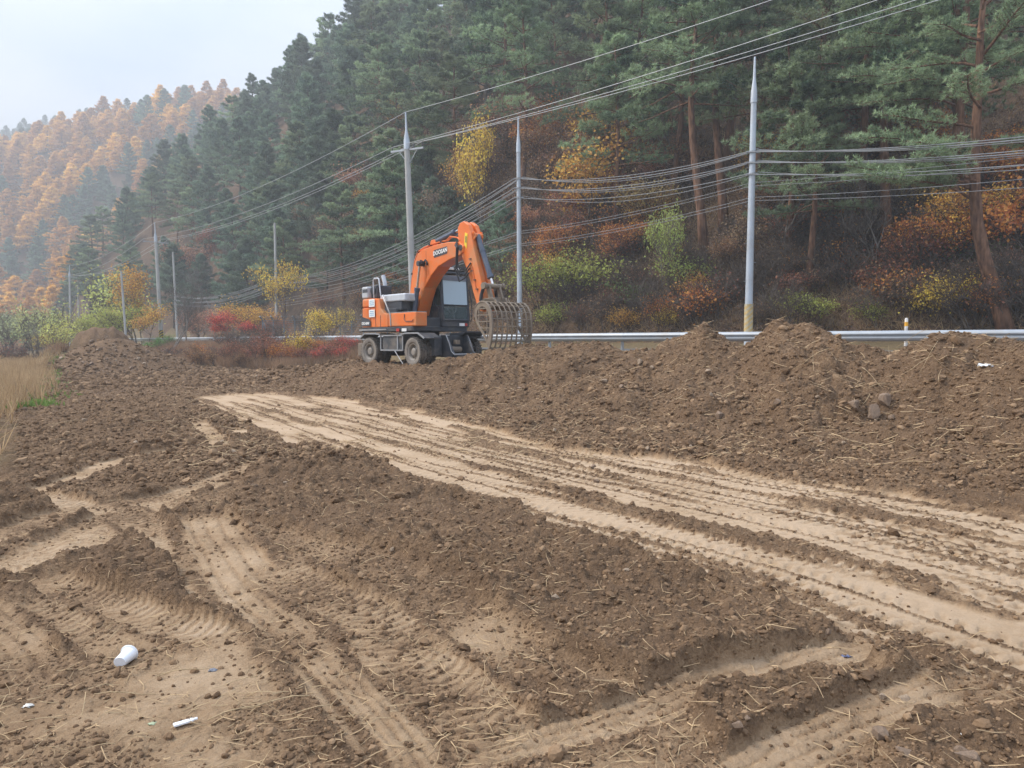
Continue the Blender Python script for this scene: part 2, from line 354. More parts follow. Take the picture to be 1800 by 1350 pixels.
def ground_eval(X, Y, fine=True):
    """height and 'packed' (0 loose dark soil .. 1 pressed dry mud) and 'grassy' for arrays of positions"""
    z, s = base_z(X, Y); Ys = np.maximum(Y, 0.6); tx = X/Ys
    wx = X + 0.10*fbm(X, Y, 1.6, 3, 31); wy = Y + 0.10*fbm(X, Y, 1.6, 3, 32)
    big = fbm(X, Y, 0.35, 3, 3)
    # --- berm of dug soil
    fy = np.interp(tx, BFX, BFY); cyy = np.interp(tx, BCX, BCY); ch = np.interp(tx, BCX, BCH)
    u = (Y-fy)/np.maximum(cyy-fy, 0.5); uw = u + 0.10*fbm(X, Y, 0.7, 3, 41)*np.clip(u*3, 0, 1)
    S = 0.30*np.clip(uw, 0, 1) + 0.70*sstep(0.12, 1.0, uw)
    back = np.clip(1-(Y-cyy)/np.maximum(2.2+ch*1.6, 0.5), 0, 1); back = back*back*(3-2*back)
    plat = np.exp(-(((X+3.3)/3.4)**2+((Y-26.5)/3.6)**2)**2)       # the bench the excavator stands on
    bz = np.where(u <= 1, ch*S, ch*back)
    lump = fbm(X, Y, 0.62, 4, 44)*0.20 + (domes(wx, wy, 0.7, 45, 0.8)-0.40)*0.16 + (domes(wx, wy, 1.9, 46, 0.7)-0.32)*0.07 - 0.05
    onb = np.clip(u*2.2, 0, 1)*np.clip(bz/0.5, 0, 1)*(ch > 0.02)
    bz = bz + onb*lump
    bz = bz*(1-plat) + plat*(0.80+0.05*fbm(X, Y, 1.2, 3, 47))
    isb = (u > 0.0) & (bz > 0.03)
    z = np.maximum(z, np.where(Y > 4, bz, 0)*np.where(tx > -0.75, 1, 0))
    z = z + 0.03*big
    # --- mounds at the far left
    for mx_, my_, r_, h_, p_ in MOUNDS:
        q = np.hypot(wx-mx_, (wy-my_))/r_
        z = z + 0.0
        z = np.maximum(z, h_*np.clip(1-q**(p_*0.62), 0, 1)**(1.0 if p_ < 3 else 0.7)*(1+0.10*fbm(X, Y, 1.1, 3, 52)))
    loose = 1.0
    # --- packed strip with its ridges
    strip = np.zeros_like(X); p = np.zeros_like(X)
    M = (Y < 34) & (X > -12)
    if M.any():
        sdm = poly_sd(wx[M], wy[M], STRIP) + 0.07*fbm(X[M], Y[M], 4, 3, 61) + 0.12*fbm(X[M], Y[M], 1.1, 2, 62)
        strip[M] = sstep(-0.05, 0.10, sdm)
    M = strip > 0
    if M.any():
        Xs, Ys_, zs, st = X[M], Y[M], z[M], strip[M]
        v, t, _ = line_dt(Xs, Ys_, STRIP_C)
        pp = st*1.0; zs = zs - 0.05*st; loose_z = np.zeros_like(Xs); f7 = fbm(Xs, Ys_, 7, 2, 150)
        rl = random.Random(12); LN = []
        vq = -2.5
        while vq < 2.3:
            big_ = rl.random() < 0.30; LN.append((vq, rl.uniform(.06, .10) if big_ else rl.uniform(.022, .04), rl.uniform(.022, .034) if big_ else rl.uniform(.009, .016), rl.uniform(-.15, .12))); vq += rl.uniform(.13, .30)
        for k, (v0, wd, hh, gate) in enumerate(LN):
            vv = v - v0 - 0.22*perlin(t*0.16, t*0+k*3.7, 70+k) - 0.05*perlin(t*0.9, t*0+k*1.3, 90+k)
            gt = sstep(gate-0.12, gate+0.10, perlin(t*0.22, t*0+k*5.1, 110+k)+0.18)*st
            ww = wd*(0.60+0.30*perlin(t*0.8, t*0+k, 130+k))
            prof = np.clip(1-(vv/np.maximum(ww, 0.02))**2, 0, 1)
            notch = 0.6+0.4*np.sin(2*PI*t/0.12)
            loose_z = np.maximum(loose_z, gt*hh*0.75*prof*np.where(vv > 0, 1.0, notch))
            pp = pp*(1-0.97*gt*np.clip(prof*2.6, 0, 1)*(0.88+0.25*f7))
            tread = gt*np.clip(1-np.abs(np.abs(vv)-ww-0.10)/0.09, 0, 1)
            lug = np.clip(np.sin(2*PI*(t/0.12+np.abs(vv)/0.24))*1.8, -1, 1)
            dots = gt*(np.abs(np.abs(vv)-ww-0.035) < 0.028)*sstep(0.55, 0.8, np.sin(2*PI*t/0.12+np.sign(vv)*1.2))*(wd > 0.03); zs = zs - 0.010*dots; pp = pp*(1-0.75*dots)
            zs = zs + tread*0.007*lug; pp = pp - tread*0.25*np.clip(-lug, 0, 1)
        pt = sstep(0.36, 0.60, fbm(t*0.30, v*1.5, 1.0, 4, 163)+0.10*f7)*st
        pp = pp*(1-0.85*pt); zs = zs + pt*(0.012+0.014*f7+0.03*domes(Xs, Ys_, 11, 164, 0.7))
        z[M] = zs + loose_z*(1+0.35*fbm(Xs, Ys_, 9, 3, 160)); p[M] = pp + st*0.16*fbm(Xs, Ys_, 1.2, 4, 161)
    # --- loose heaps
    heap = np.zeros_like(X)
    for poly, h, e in HEAPS:
        h = h*HEAPK
        xs = [q[0] for q in poly]; ys = [q[1] for q in poly]
        m = (X > min(xs)-0.6) & (X < max(xs)+0.6) & (Y > min(ys)-0.6) & (Y < max(ys)+0.6)
        if not m.any(): continue
        hs = poly_sd(wx[m], wy[m], poly); hz = sstep(-0.3*e, e, hs)
        heap[m] = np.maximum(heap[m], hz); z[m] = z[m] + h*hz*(0.85+0.35*fbm(X[m], Y[m], 1.3, 3, 170)) + 0.022*np.exp(-((hs-e*0.9)/(0.6*e))**2)
        p[m] = p[m]*(1-hz)
    # --- worked ground near the camera is half pressed
    near = sstep(6.5, 3.6, np.hypot(X+0.6, Y))*(1-heap)*(1-strip)
    p = np.maximum(p, near*(0.36+0.42*fbm(X, Y, 1.1, 5, 181)))
    left = sstep(9.5, 6.0, Y)*sstep(0.2, -1.5, X)*(1-heap)*(1-strip)
    p = np.maximum(p, left*(0.28+0.30*fbm(X, Y, 0.9, 4, 182)))
    # --- tyre tracks
    trk = np.zeros_like(X)
    for k, (pts, hw, dep, kind, rdg) in enumerate(TRK):
        xs = [q[0] for q in pts]; ys = [q[1] for q in pts]
        m = (X > min(xs)-1) & (X < max(xs)+1) & (Y > min(ys)-1) & (Y < max(ys)+1)
        if not m.any(): continue
        xm, ym = X[m], Y[m]; d, tt, ln = line_dt(xm, ym, pts)
        d = d + 0.03*perlin(tt*1.1, tt*0+k, 200+k); a = np.abs(d)/hw
        ends = sstep(0, 0.35, tt)*sstep(0, 0.35, ln-tt)
        ins = np.clip(1.0-sstep(0.86, 1.08, a), 0, 1)*ends
        zz = z[m]*(1-0.72*ins) + 0.0
        if kind == 'lug':
            pat = np.clip(np.sin(2*PI*(tt/0.068+np.abs(d)/0.17))*2.2, -1, 1)
            zz = zz + ins*(-dep*0.22+0.0036*pat*np.clip(0.5+0.9*perlin(tt*1.1, d*4, 230+k), 0, 1.2)+0.010*fbm(xm, ym, 9, 3, 235))
            dk = 0.30*np.clip(-pat, 0, 1)
        elif kind == 'rib':
            pat = np.clip(np.sin(d/hw*PI*3.9+0.4)*1.6+0.9, -1, 1)
            fine_l = np.clip(np.sin(2*PI*tt/0.05)*1.5, -1, 1)
            zz = zz + ins*(-dep*0.22+0.0062*pat*np.clip(0.7+0.8*perlin(tt*1.4, d*3, 236+k), 0, 1)+0.003*fine_l+0.008*fbm(xm, ym, 9, 3, 235))
            dk = 0.30*np.clip(-pat, 0, 1)
        else:
            zz = zz - ins*dep*0.35; dk = 0
        rg = np.exp(-((a-1.28)/0.20)**2)*ends*np.clip(0.65+0.8*perlin(tt*0.9, np.sign(d)*2.3+k, 260+k), 0, 1.4)
        tooth = np.where(a < 1.25, 0.75+0.35*np.sin(2*PI*tt/0.068), 1.0) if kind == 'lug' else 1.0
        zz = zz + 0.34*rdg*rg*tooth
        z[m] = zz; trk[m] = np.maximum(trk[m], ins)
        pm = p[m]; pin = np.clip(0.60+0.42*fbm(xm, ym, 1.3, 3, 290+k)-dk, 0.1, 1)
        pm = pm*(1-ins)+pin*ins; pm = pm*(1-np.clip(rg*1.2, 0, 0.95)); p[m] = pm
    # --- clods, only where the soil is loose
    lo = np.clip(1-1.15*p, 0.06, 1)*(1-0.92*trk)
    gd = np.interp(Y, [e[1] for e in GRASS_EDGE], [e[0] for e in GRASS_EDGE])
    grassy = sstep(-0.5, 0.9, gd-X+0.5*fbm(X, Y, 0.8, 2, 300))
    weeds = np.clip(sstep(-7.5, -5.0, s)*(Y > 30)*sstep(0.5, 0.2, bz), 0, 1)
    weeds = np.maximum(weeds, sstep(42.0, 44.5, Y+0.8*fbm(X, Y, 0.3, 2, 301))*(np.abs(X+22.5) > 5.2))
    grassy = np.maximum(grassy, weeds)
    if fine:
        amt = np.where(isb, 1.15, 0.9)*lo*(0.55+0.45*sstep(-0.4, 0.5, big))
        amt = amt*(1-0.6*near*(1-heap))*(1-0.85*strip)
        z = z + amt*(np.where(Y < 7, 0.045, 0.085)*domes(wx, wy, 4.0, 310, 0.6) + 0.060*domes(wx, wy, 8.5, 320, 0.7) + 0.036*domes(wx, wy, 19, 330, 0.75) + 0.020*domes(X, Y, 37, 335, 0.7))
        z = z + amt*0.05*fbm(X, Y, 3.1, 4, 340) + (0.3+0.7*lo)*0.011*fbm(X, Y, 13, 3, 350)
    return z, np.clip(p, 0, 1), grassy, strip
GRID = {}
def look(x, y, key):
    """value of the built ground at positions inside the detailed sector, else the formula"""
    A = np.arctan2(x, y); R = np.maximum(np.hypot(x, y), 1e-3)
    fa = (A-GRID['a0'])/GRID['da']; nr, na = GRID['z'].shape; fr = np.interp(np.log(R), GRID['lr'], np.arange(nr), left=-1, right=nr+1)
    ok = (fa >= 0) & (fa < na-1) & (fr >= 0) & (fr < nr-1)
    i = np.clip(fr.astype(int), 0, nr-2); j = np.clip(fa.astype(int), 0, na-2); u = fr-i; v = fa-j; G = GRID[key]
    val = (G[i,j]*(1-v)+G[i,j+1]*v)*(1-u)+(G[i+1,j]*(1-v)+G[i+1,j+1]*v)*u
    if not ok.all():
        q = ~ok; e = ground_eval(x[q], y[q], False); val[q] = {'z': land_z(x[q], y[q], e[0]), 'p': e[1], 'g': e[2], 's': e[3]}[key]
    return val
def gz(x, y):
    """ground height at single points or arrays"""
    xa = np.atleast_1d(np.asarray(x, float)); ya = np.atleast_1d(np.asarray(y, float))
    z = look(xa, ya, 'z')
    return z if np.ndim(x) else float(z[0])
def land_z(X, Y, z):
    s, t, _ = line_dt(X, Y, RAIL_S); s = -s
    zr = np.where(s > -0.9, ROAD_Z-0.05, z)
    zr = np.where(s > 8.4, ROAD_Z-0.05+np.clip((s-8.4)*0.12, 0, 0.9), zr)
    h = hill_z(X, Y)
    return np.where(s > 8.0, np.maximum(zr, np.where(h > 0, 2.0+h, 0)), zr)
# soil
def soil_material():
    m, nt, N, L, b = new_mat('soil')
    tc = N.new('ShaderNodeTexCoord'); pk = N.new('ShaderNodeAttribute'); pk.attribute_name = 'packed'; gr = N.new('ShaderNodeAttribute'); gr.attribute_name = 'grassy'
    def noise(sc, det=6, ro=0.6):
        n = N.new('ShaderNodeTexNoise'); n.inputs['Scale'].default_value = sc; n.inputs['Detail'].default_value = det; n.inputs['Roughness'].default_value = ro
        L.new(tc.outputs['Object'], n.inputs['Vector']); return n
    nA = noise(0.9); nB = noise(7, 8, 0.7); nC = noise(60, 6, 0.8)
    def math_(op, a, b_, c=None):
        q = N.new('ShaderNodeMath'); q.operation = op
        for i, t in enumerate((a, b_, c)):
            if t is None: continue
            if isinstance(t, (int, float)): q.inputs[i].default_value = t
            else: L.new(t, q.inputs[i])
        return q.outputs[0]
    def vor(sc):
        v = N.new('ShaderNodeTexVoronoi'); v.inputs['Scale'].default_value = sc
        wn = N.new('ShaderNodeVectorMath'); wn.operation = 'MULTIPLY_ADD'; L.new(nB.outputs['Color'], wn.inputs[0]); wn.inputs[1].default_value = (0.06,0.06,0.06); L.new(tc.outputs['Object'], wn.inputs[2]); L.new(wn.outputs[0], v.inputs['Vector'])
        sp = N.new('ShaderNodeSeparateColor'); L.new(v.outputs['Color'], sp.inputs[0]); return v, sp.outputs[0]
    v1, c1 = vor(13); v2, c2 = vor(34); v3, c3 = vor(85)
    lo_ = math_('MULTIPLY_ADD', pk.outputs['Fac'], -0.80, 1.0)                     # how loose
    cell = math_('ADD', math_('MULTIPLY_ADD', c1, 0.16, -0.08), math_('ADD', math_('MULTIPLY_ADD', c2, 0.20, -0.10), math_('MULTIPLY_ADD', c3, 0.22, -0.11)))
    val = math_('ADD', pk.outputs['Fac'], math_('MULTIPLY', cell, lo_))
    val = math_('ADD', val, math_('MULTIPLY_ADD', nB.outputs['Fac'], 0.55, -0.275)); val = math_('ADD', val, math_('MULTIPLY_ADD', nA.outputs['Fac'], 0.8, -0.40)); val = math_('ADD', val, math_('MULTIPLY_ADD', nC.outputs['Fac'], 0.45, -0.225))
    r = N.new('ShaderNodeValToRGB'); L.new(val, r.inputs[0]); e = r.color_ramp.elements
    e[0].position = 0.0; e[0].color = (0.155, 0.097, 0.057, 1); e[1].position = 1.0; e[1].color = (0.47, 0.342, 0.226, 1)
    for ps, c in ((0.20, (0.23, 0.147, 0.085, 1)), (0.5, (0.33, 0.220, 0.128, 1)), (0.78, (0.405, 0.284, 0.176, 1))):
        q = e.new(ps); q.color = c
    # dead grass and litter tone where plants stand
    rg = N.new('ShaderNodeValToRGB'); L.new(nB.outputs['Fac'], rg.inputs[0])
    rg.color_ramp.elements[0].position = 0.3; rg.color_ramp.elements[0].color = (0.10, 0.075, 0.04, 1); rg.color_ramp.elements[1].position = 0.7; rg.color_ramp.elements[1].color = (0.26, 0.19, 0.10, 1)
    mx = N.new('ShaderNodeMix'); mx.data_type = 'RGBA'; L.new(gr.outputs['Fac'], mx.inputs['Factor']); L.new(r.outputs[0], mx.inputs[6]); L.new(rg.outputs[0], mx.inputs[7])
    # fine pale fibres of dead roots and straw worked into the soil
    vz = N.new('ShaderNodeTexNoise'); vz.inputs['Scale'].default_value = 30; vz.inputs['Detail'].default_value = 2; vz.inputs['Distortion'].default_value = 3.5
    mpp = N.new('ShaderNodeMapping'); mpp.inputs['Scale'].default_value = (0.5, 1.6, 1.0); mpp.inputs['Rotation'].default_value = (0.2, 0.3, 0.6); L.new(tc.outputs['Object'], mpp.inputs[0]); L.new(mpp.outputs[0], vz.inputs['Vector'])
    mf = N.new('ShaderNodeMapRange'); mf.inputs['From Min'].default_value = 0.66; mf.inputs['From Max'].default_value = 0.72; L.new(vz.outputs['Fac'], mf.inputs['Value']); mf.inputs['To Max'].default_value = 0.35
    m2 = N.new('ShaderNodeMix'); m2.data_type = 'RGBA'; L.new(mf.outputs[0], m2.inputs['Factor']); L.new(mx.outputs[2], m2.inputs[6]); m2.inputs[7].default_value = (0.33, 0.235, 0.13, 1)
    L.new(m2.outputs[2], b.inputs['Base Color']); b.inputs['Roughness'].default_value = 0.95; b.inputs['Specular IOR Level'].default_value = 0.15
    hgt = math_('ADD', math_('MULTIPLY', v1.outputs['Distance'], -0.030), math_('ADD', math_('MULTIPLY', v2.outputs['Distance'], -0.016), math_('MULTIPLY', v3.outputs['Distance'], -0.008)))
    hgt = math_('MULTIPLY', hgt, lo_); hgt = math_('ADD', hgt, math_('ADD', math_('MULTIPLY', nB.outputs['Fac'], 0.020), math_('MULTIPLY', nC.outputs['Fac'], 0.012)))
    bp = N.new('ShaderNodeBump'); bp.inputs['Strength'].default_value = 1.0; bp.inputs['Distance'].default_value = 1.0
    L.new(hgt, bp.inputs['Height']); L.new(bp.outputs[0], b.inputs['Normal'])
    return m
M_SOIL = soil_material()
def polar_ground():
    NA, NR = 840, 790
    az = np.radians(np.linspace(-50, 50, NA)); r = np.exp(np.concatenate([np.linspace(math.log(1.7), math.log(7), 260), np.linspace(math.log(7), math.log(24), 421)[1:], np.linspace(math.log(24), math.log(66), NR-679)[1:]]))
    A, R = np.meshgrid(az, r); X = (R*np.sin(A)).ravel(); Y = (R*np.cos(A)).ravel()
    z, p, g, st = ground_eval(X, Y); z = land_z(X, Y, z)
    GRID.update(a0=az[0], da=az[1]-az[0], lr=np.log(r), z=z.reshape(NR, NA).copy(), p=p.reshape(NR, NA), g=g.reshape(NR, NA), s=st.reshape(NR, NA))
    z = z - np.clip(hill_z(X, Y)*1.6, 0, 2.5)
    i = np.arange(NA*NR).reshape(NR, NA)
    q = np.stack([i[:-1,:-1], i[:-1,1:], i[1:,1:], i[1:,:-1]], -1).reshape(-1, 4)
    me = mesh_np('ground', np.stack([X, Y, z], -1), q, M_SOIL, {'packed': p, 'grassy': g}, smooth=True)
    return tag(link('ground', me), kind='structure')
polar_ground()
def outer_ground():
    """the same land, coarser, around and behind the camera and out to the horizon"""
    r = np.concatenate([np.linspace(0.01, 1.9, 4), np.exp(np.linspace(math.log(2.6), math.log(64), 50)), np.exp(np.linspace(math.log(70), math.log(2500), 30))])
    az = np.radians(np.linspace(-180, 180, 181))
    A, R = np.meshgrid(az, r); X = (R*np.sin(A)).ravel(); Y = (R*np.cos(A)).ravel()
    z, p, g, _ = ground_eval(X, Y, False); z = land_z(X, Y, z) - 0.06 - np.clip(hill_z(X, Y)*1.6, 0, 3.0)
    z = np.where(R.ravel() > 64, z-1.0, z)
    g = np.where(Y < -3, 1, g)
    i = np.arange(len(X)).reshape(A.shape)
    q = np.stack([i[:-1,:-1], i[:-1,1:], i[1:,1:], i[1:,:-1]], -1).reshape(-1, 4)
    cx = R.ravel()[q].mean(1); ca = np.degrees(A.ravel()[q].mean(1))
    keep = ~((cx > 1.85) & (cx < 62) & (np.abs(ca) < 48.5))
    me = mesh_np('surrounding_ground', np.stack([X, Y, z], -1), q[keep], M_SOIL, {'packed': p, 'grassy': g}, smooth=True)
    return tag(link('surrounding_ground', me), kind='structure')
outer_ground()
# hillside: leaf litter under the trees
def litter_material():
    m, nt, N, L, b = new_mat('forest_floor'); tc = N.new('ShaderNodeTexCoord')
    n = N.new('ShaderNodeTexNoise'); n.inputs['Scale'].default_value = 1.4; n.inputs['Detail'].default_value = 9; n.inputs['Roughness'].default_value = 0.75; L.new(tc.outputs['Object'], n.inputs['Vector'])
    r = N.new('ShaderNodeValToRGB'); L.new(n.outputs['Fac'], r.inputs[0]); e = r.color_ramp.elements
    e[0].position = 0.3; e[0].color = (0.055, 0.038, 0.027, 1); e[1].position = 0.72; e[1].color = (0.25, 0.155, 0.09, 1)
    q = e.new(0.52); q.color = (0.13, 0.085, 0.055, 1)
    L.new(r.outputs[0], b.inputs['Base Color']); b.inputs['Roughness'].default_value = 1.0; b.inputs['Specular IOR Level'].default_value = 0.1
    bp = N.new('ShaderNodeBump'); bp.inputs['Strength'].default_value = 1.0; bp.inputs['Distance'].default_value = 0.15; L.new(n.outputs['Fac'], bp.inputs['Height']); L.new(bp.outputs[0], b.inputs['Normal'])
    return m
M_LITTER = litter_material()
def hillside():
    tx = np.concatenate([np.linspace(-1.6, -0.9, 10), np.linspace(-0.88, 0.95, 150), np.linspace(1.0, 2.2, 14)]); Yv = np.concatenate([np.linspace(24, 60, 60), np.linspace(61.5, 200, 90), np.linspace(205, 700, 70)])
    T, Y = np.meshgrid(tx, Yv); X = (T*Y).ravel(); Yr = Y.ravel(); h = hill_z(X, Yr)
    s, t, _ = line_dt(X, Yr, RAIL_S)
    z = np.where(h > 0, 2.0+h, land_z(X, Yr, 0*X+0.5)-0.08) + 0.25*fbm(X, Yr, 0.4, 3, 400)*(h > 0)
    i = np.arange(len(X)).reshape(T.shape); q = np.stack([i[:-1,:-1], i[:-1,1:], i[1:,1:], i[1:,:-1]], -1).reshape(-1, 4)
    keep = (h[q] > 0).any(1)
    me = mesh_np('hillside', np.stack([X, Yr, z], -1), q[keep], M_LITTER, smooth=True)
    return tag(link('hillside', me), kind='structure')
hillside()
# ------------------------------------------------------------------ road
def offset_line(pts, d):
    o = []
    for i in range(len(pts)):
        a = pts[max(i-1, 0)]; b = pts[min(i+1, len(pts)-1)]; ex, ey = b[0]-a[0], b[1]-a[1]; l = math.hypot(ex, ey)
        o.append((pts[i][0]+ey/l*d, pts[i][1]-ex/l*d))
    return o
M_ASPH = plain('asphalt', (0.075, 0.075, 0.078), 0.9, var=0.25, scale=3, bump=0.004, dirt=(0.16,0.13,0.10), dirt_amt=0.35)
M_LINE = plain('road_paint', (0.62, 0.62, 0.58), 0.7, var=0.15, scale=4, dirt=(0.2,0.17,0.14), dirt_amt=0.3)
def ribbon(name, d0, d1, z, mat):
    a = offset_line(RAIL_S, d0); b = offset_line(RAIL_S, d1); n = len(a)
    v = [(p[0], p[1], z) for p in a]+[(p[0], p[1], z) for p in b]
    me = mesh_np(name, v, [(i, i+1, n+i+1, n+i) for i in range(n-1)], mat); return tag(link(name, me), kind='structure')
ribbon('road', 0.5, 8.0, ROAD_Z, M_ASPH); ribbon('road_edge_line', 1.0, 1.15, ROAD_Z+0.004, M_LINE); ribbon('road_edge_line', 7.3, 7.45, ROAD_Z+0.004, M_LINE)
# ------------------------------------------------------------------ guardrail
M_GALV = plain('galvanised_steel', (0.34, 0.37, 0.40), 0.5, 0.25, var=0.12, scale=2.5, dirt=(0.30,0.28,0.25), dirt_amt=0.35)
M_GALV2 = plain('galvanised_post', (0.40, 0.43, 0.46), 0.5, 0.5, var=0.15, scale=3, dirt=(0.25,0.22,0.19), dirt_amt=0.4)
def resample(pts, step):
    o = [Vector((*pts[0], 0))]; acc = 0
    for i in range(len(pts)-1):
        a = Vector((*pts[i], 0)); b = Vector((*pts[i+1], 0)); l = (b-a).length; t = step-acc
        while t <= l:
            o.append(a+(b-a)*(t/l)); t += step
        acc = (acc+l) % step
    return o
def guardrail():
    root = empty('guardrail', (2.5, 33.5, ROAD_Z)); base = Vector((2.5, 33.5, ROAD_Z))
    tag(root, 'long galvanised steel guardrail along the near side of the road', 'guardrail')
    P = resample([p for p in RAIL_S if -62 < p[0] < 45], 4.0)
    W = [(0.00,0.40),(0.05,0.44),(0.08,0.50),(0.08,0.53),(0.03,0.565),(0.03,0.60),(0.08,0.635),(0.08,0.665),(0.05,0.72),(0.0,0.76)]   # out, up
    for i in range(len(P)-1):
        a = P[i]; b = P[i+1]; d = (b-a).normalized(); n = Vector((-d.y, d.x, 0))       # n to the field side
        ov = 0.15; a2 = a-d*ov; b2 = b+d*ov; lap = 0.004*(i % 2)
        v = []
        for q in (a2, b2):
            for o_, h in W: v.append(q+n*(o_+lap)+Vector((0,0,ROAD_Z+h))-base)
        for q in (a2, b2):
            for o_, h in W: v.append(q+n*(o_+lap-0.012)+Vector((0,0,ROAD_Z+h))-base)
        k = len(W); f = []
        for j in range(k-1):
            f.append((j, j+1, k+j+1, k+j)); f.append((2*k+j, 3*k+j, 3*k+j+1, 2*k+j+1))
        f += [(0, k, 3*k, 2*k), (k-1, 3*k-1, 4*k-1, 2*k-1)]
        m = MB(); m.add(v, f); m.build('beam', M_GALV, root)
        m = MB(); q = a-n*0.12+Vector((0,0,ROAD_Z))-base; m.tube([q+Vector((0,0,-0.35)), q+Vector((0,0,0.74))], 0.07, 10)
        m.box(q+n*0.085+Vector((0,0,0.58)), (0.10,0.10,0.22), Matrix((d, n, Vector((0,0,1)))).transposed()); m.build('post', M_GALV2, root)
    return P
guardrail()
# ------------------------------------------------------------------ poles and cables
M_CONC = plain('pole_concrete', (0.47, 0.47, 0.45), 0.85, var=0.14, scale=1.2, bump=0.004, dirt=(0.30,0.28,0.25), dirt_amt=0.35)
M_POLEPAINT = plain('pole_steel', (0.50, 0.55, 0.60), 0.5, 0.3, var=0.1, scale=1.5, dirt=(0.35,0.33,0.3), dirt_amt=0.3)
M_CABLE = plain('cable_sheath', (0.24, 0.245, 0.25), 0.55, var=0.2, scale=2)
M_ALU = plain('bare_conductor', (0.42, 0.43, 0.44), 0.5, 0.4, var=0.1, scale=2)
M_INS = plain('insulator_porcelain', (0.10, 0.10, 0.11), 0.3, var=0.2)
def stripe_mat(name, c1, c2, sc, tilt=1.0):
    m, nt, N, L, b = new_mat(name); tc = N.new('ShaderNodeTexCoord'); mp = N.new('ShaderNodeMapping'); L.new(tc.outputs['Object'], mp.inputs[0])
    mp.inputs['Rotation'].default_value = (0.0, 0.7*tilt, 0.0)
    wv = N.new('ShaderNodeTexWave'); wv.bands_direction = 'Z'; wv.wave_profile = 'SAW'; wv.inputs['Scale'].default_value = sc; L.new(mp.outputs[0], wv.inputs['Vector'])
    r = N.new('ShaderNodeValToRGB'); r.color_ramp.interpolation = 'CONSTANT'; L.new(wv.outputs['Fac'], r.inputs[0])
    r.color_ramp.elements[0].color = list(c1)+[1]; r.color_ramp.elements[1].position = 0.5; r.color_ramp.elements[1].color = list(c2)+[1]
    no = N.new('ShaderNodeTexNoise'); no.inputs['Scale'].default_value = 9; L.new(tc.outputs['Object'], no.inputs['Vector'])
    mx = N.new('ShaderNodeMix'); mx.data_type = 'RGBA'; mx.blend_type = 'MULTIPLY'; mx.inputs['Factor'].default_value = 0.6; L.new(r.outputs[0], mx.inputs[6]); L.new(no.outputs['Fac'], mx.inputs[7])
    L.new(mx.outputs[2], b.inputs['Base Color']); b.inputs['Roughness'].default_value = 0.6; return m
M_YB = stripe_mat('hazard_stripes', (0.85,0.55,0.05), (0.03,0.03,0.03), 1.3)
M_YW = stripe_mat('faded_hazard_band', (0.80,0.56,0.22), (0.72,0.62,0.42), 1.6)
def pole(px_top, py_top, px_base, Y, label, group=None, r0=0.19, r1=0.11, arm=False, band=None, steel=False, brackets=None, name='utility_pole', zb=None, guard=True):
    top = unproj(px_top, py_top, Y); b = unproj(px_base, 590, Y); z0 = gz(b.x, Y) if zb is None else zb; b.z = z0
    root = empty(name, b); tag(root, label, 'utility pole', group)
    t = top-b; d = t.normalized(); m = MB(); mat = M_POLEPAINT if steel else M_CONC
    Lp = t.length; tip = 0.0 if not (arm or steel) else min(2.1, Lp*0.14)
    m.tube([-d*0.8, d*(Lp-tip)], [r0, r1+0.02], 14); m.build('shaft', mat, root, smooth=True)
    if tip:
        m = MB(); m.tube([d*(Lp-tip-0.25), d*(Lp-tip+0.3), d*(Lp-0.9*tip+0.7) if tip > 1.5 else d*(Lp-0.5*tip), d*Lp], [r1+0.045, r1+0.03, 0.07, 0.045], 10); m.build('top_section', M_POLEPAINT, root, smooth=True)
    if band:
        zc = max(1.0, 0.9); m = MB(); m.tube([d*0.25, d*(1.9)], [r0+0.012, r0+0.008], 14); m.build('warning_band', band, root, smooth=True)
    att = []
    if arm:
        c = d*(Lp-tip-0.25); ad = Vector(arm); ad.normalize(); hl = 1.35
        m = MB(); m.bar(c-ad*hl+Vector((0,0,0.05)), c+ad*hl+Vector((0,0,-0.05)), 0.09, 0.11); m.build('crossarm', M_GALV2, root)
        m = MB(); m.bar(c+ad*0.85-Vector((0,0,0.05)), c-d*1.0, 0.04); m.bar(c-ad*0.7, c-d*0.75, 0.035); m.build('brace', M_GALV2, root)
        for s_ in (-1.25, 0.55, 1.25):
            q = c+ad*s_
            m = MB(); m.lathe([(0.02,0.0),(0.055,0.08),(0.03,0.12),(0.06,0.17),(0.03,0.21),(0.05,0.26),(0.0,0.30)], 10, 'z', q+Vector((0,0,0.03))); m.build('insulator', M_INS, root, smooth=True)
            att.append(b+q+Vector((0,0,0.32)))
        att.append(b+d*Lp)
    if brackets:
        for bz_ in brackets:
            q = d*bz_
            m = MB(); m.tube([q-d*0.05, q+d*0.05], [r1+0.06]*2, 12); m.bar(q+Vector((-0.30,0.0,0)), q+Vector((0.30,0.0,0)), 0.06, 0.08); m.build('cable_bracket', M_GALV2, root)
    # climbing steps
    for k in range(int((Lp-3.5)/0.9)):
        q = d*(3.0+k*0.9); s_ = 1 if k % 2 else -1
        if q.length < Lp-tip-0.6 and Y < 60:
            m = MB(); m.tube([q, q+Vector((s_*0.30,0,0))], 0.012, 5); m.build('step_bolt', M_GALV2, root)
    return root, b, d, Lp, att
def pz(py, Y): return unproj(900, py, Y).z
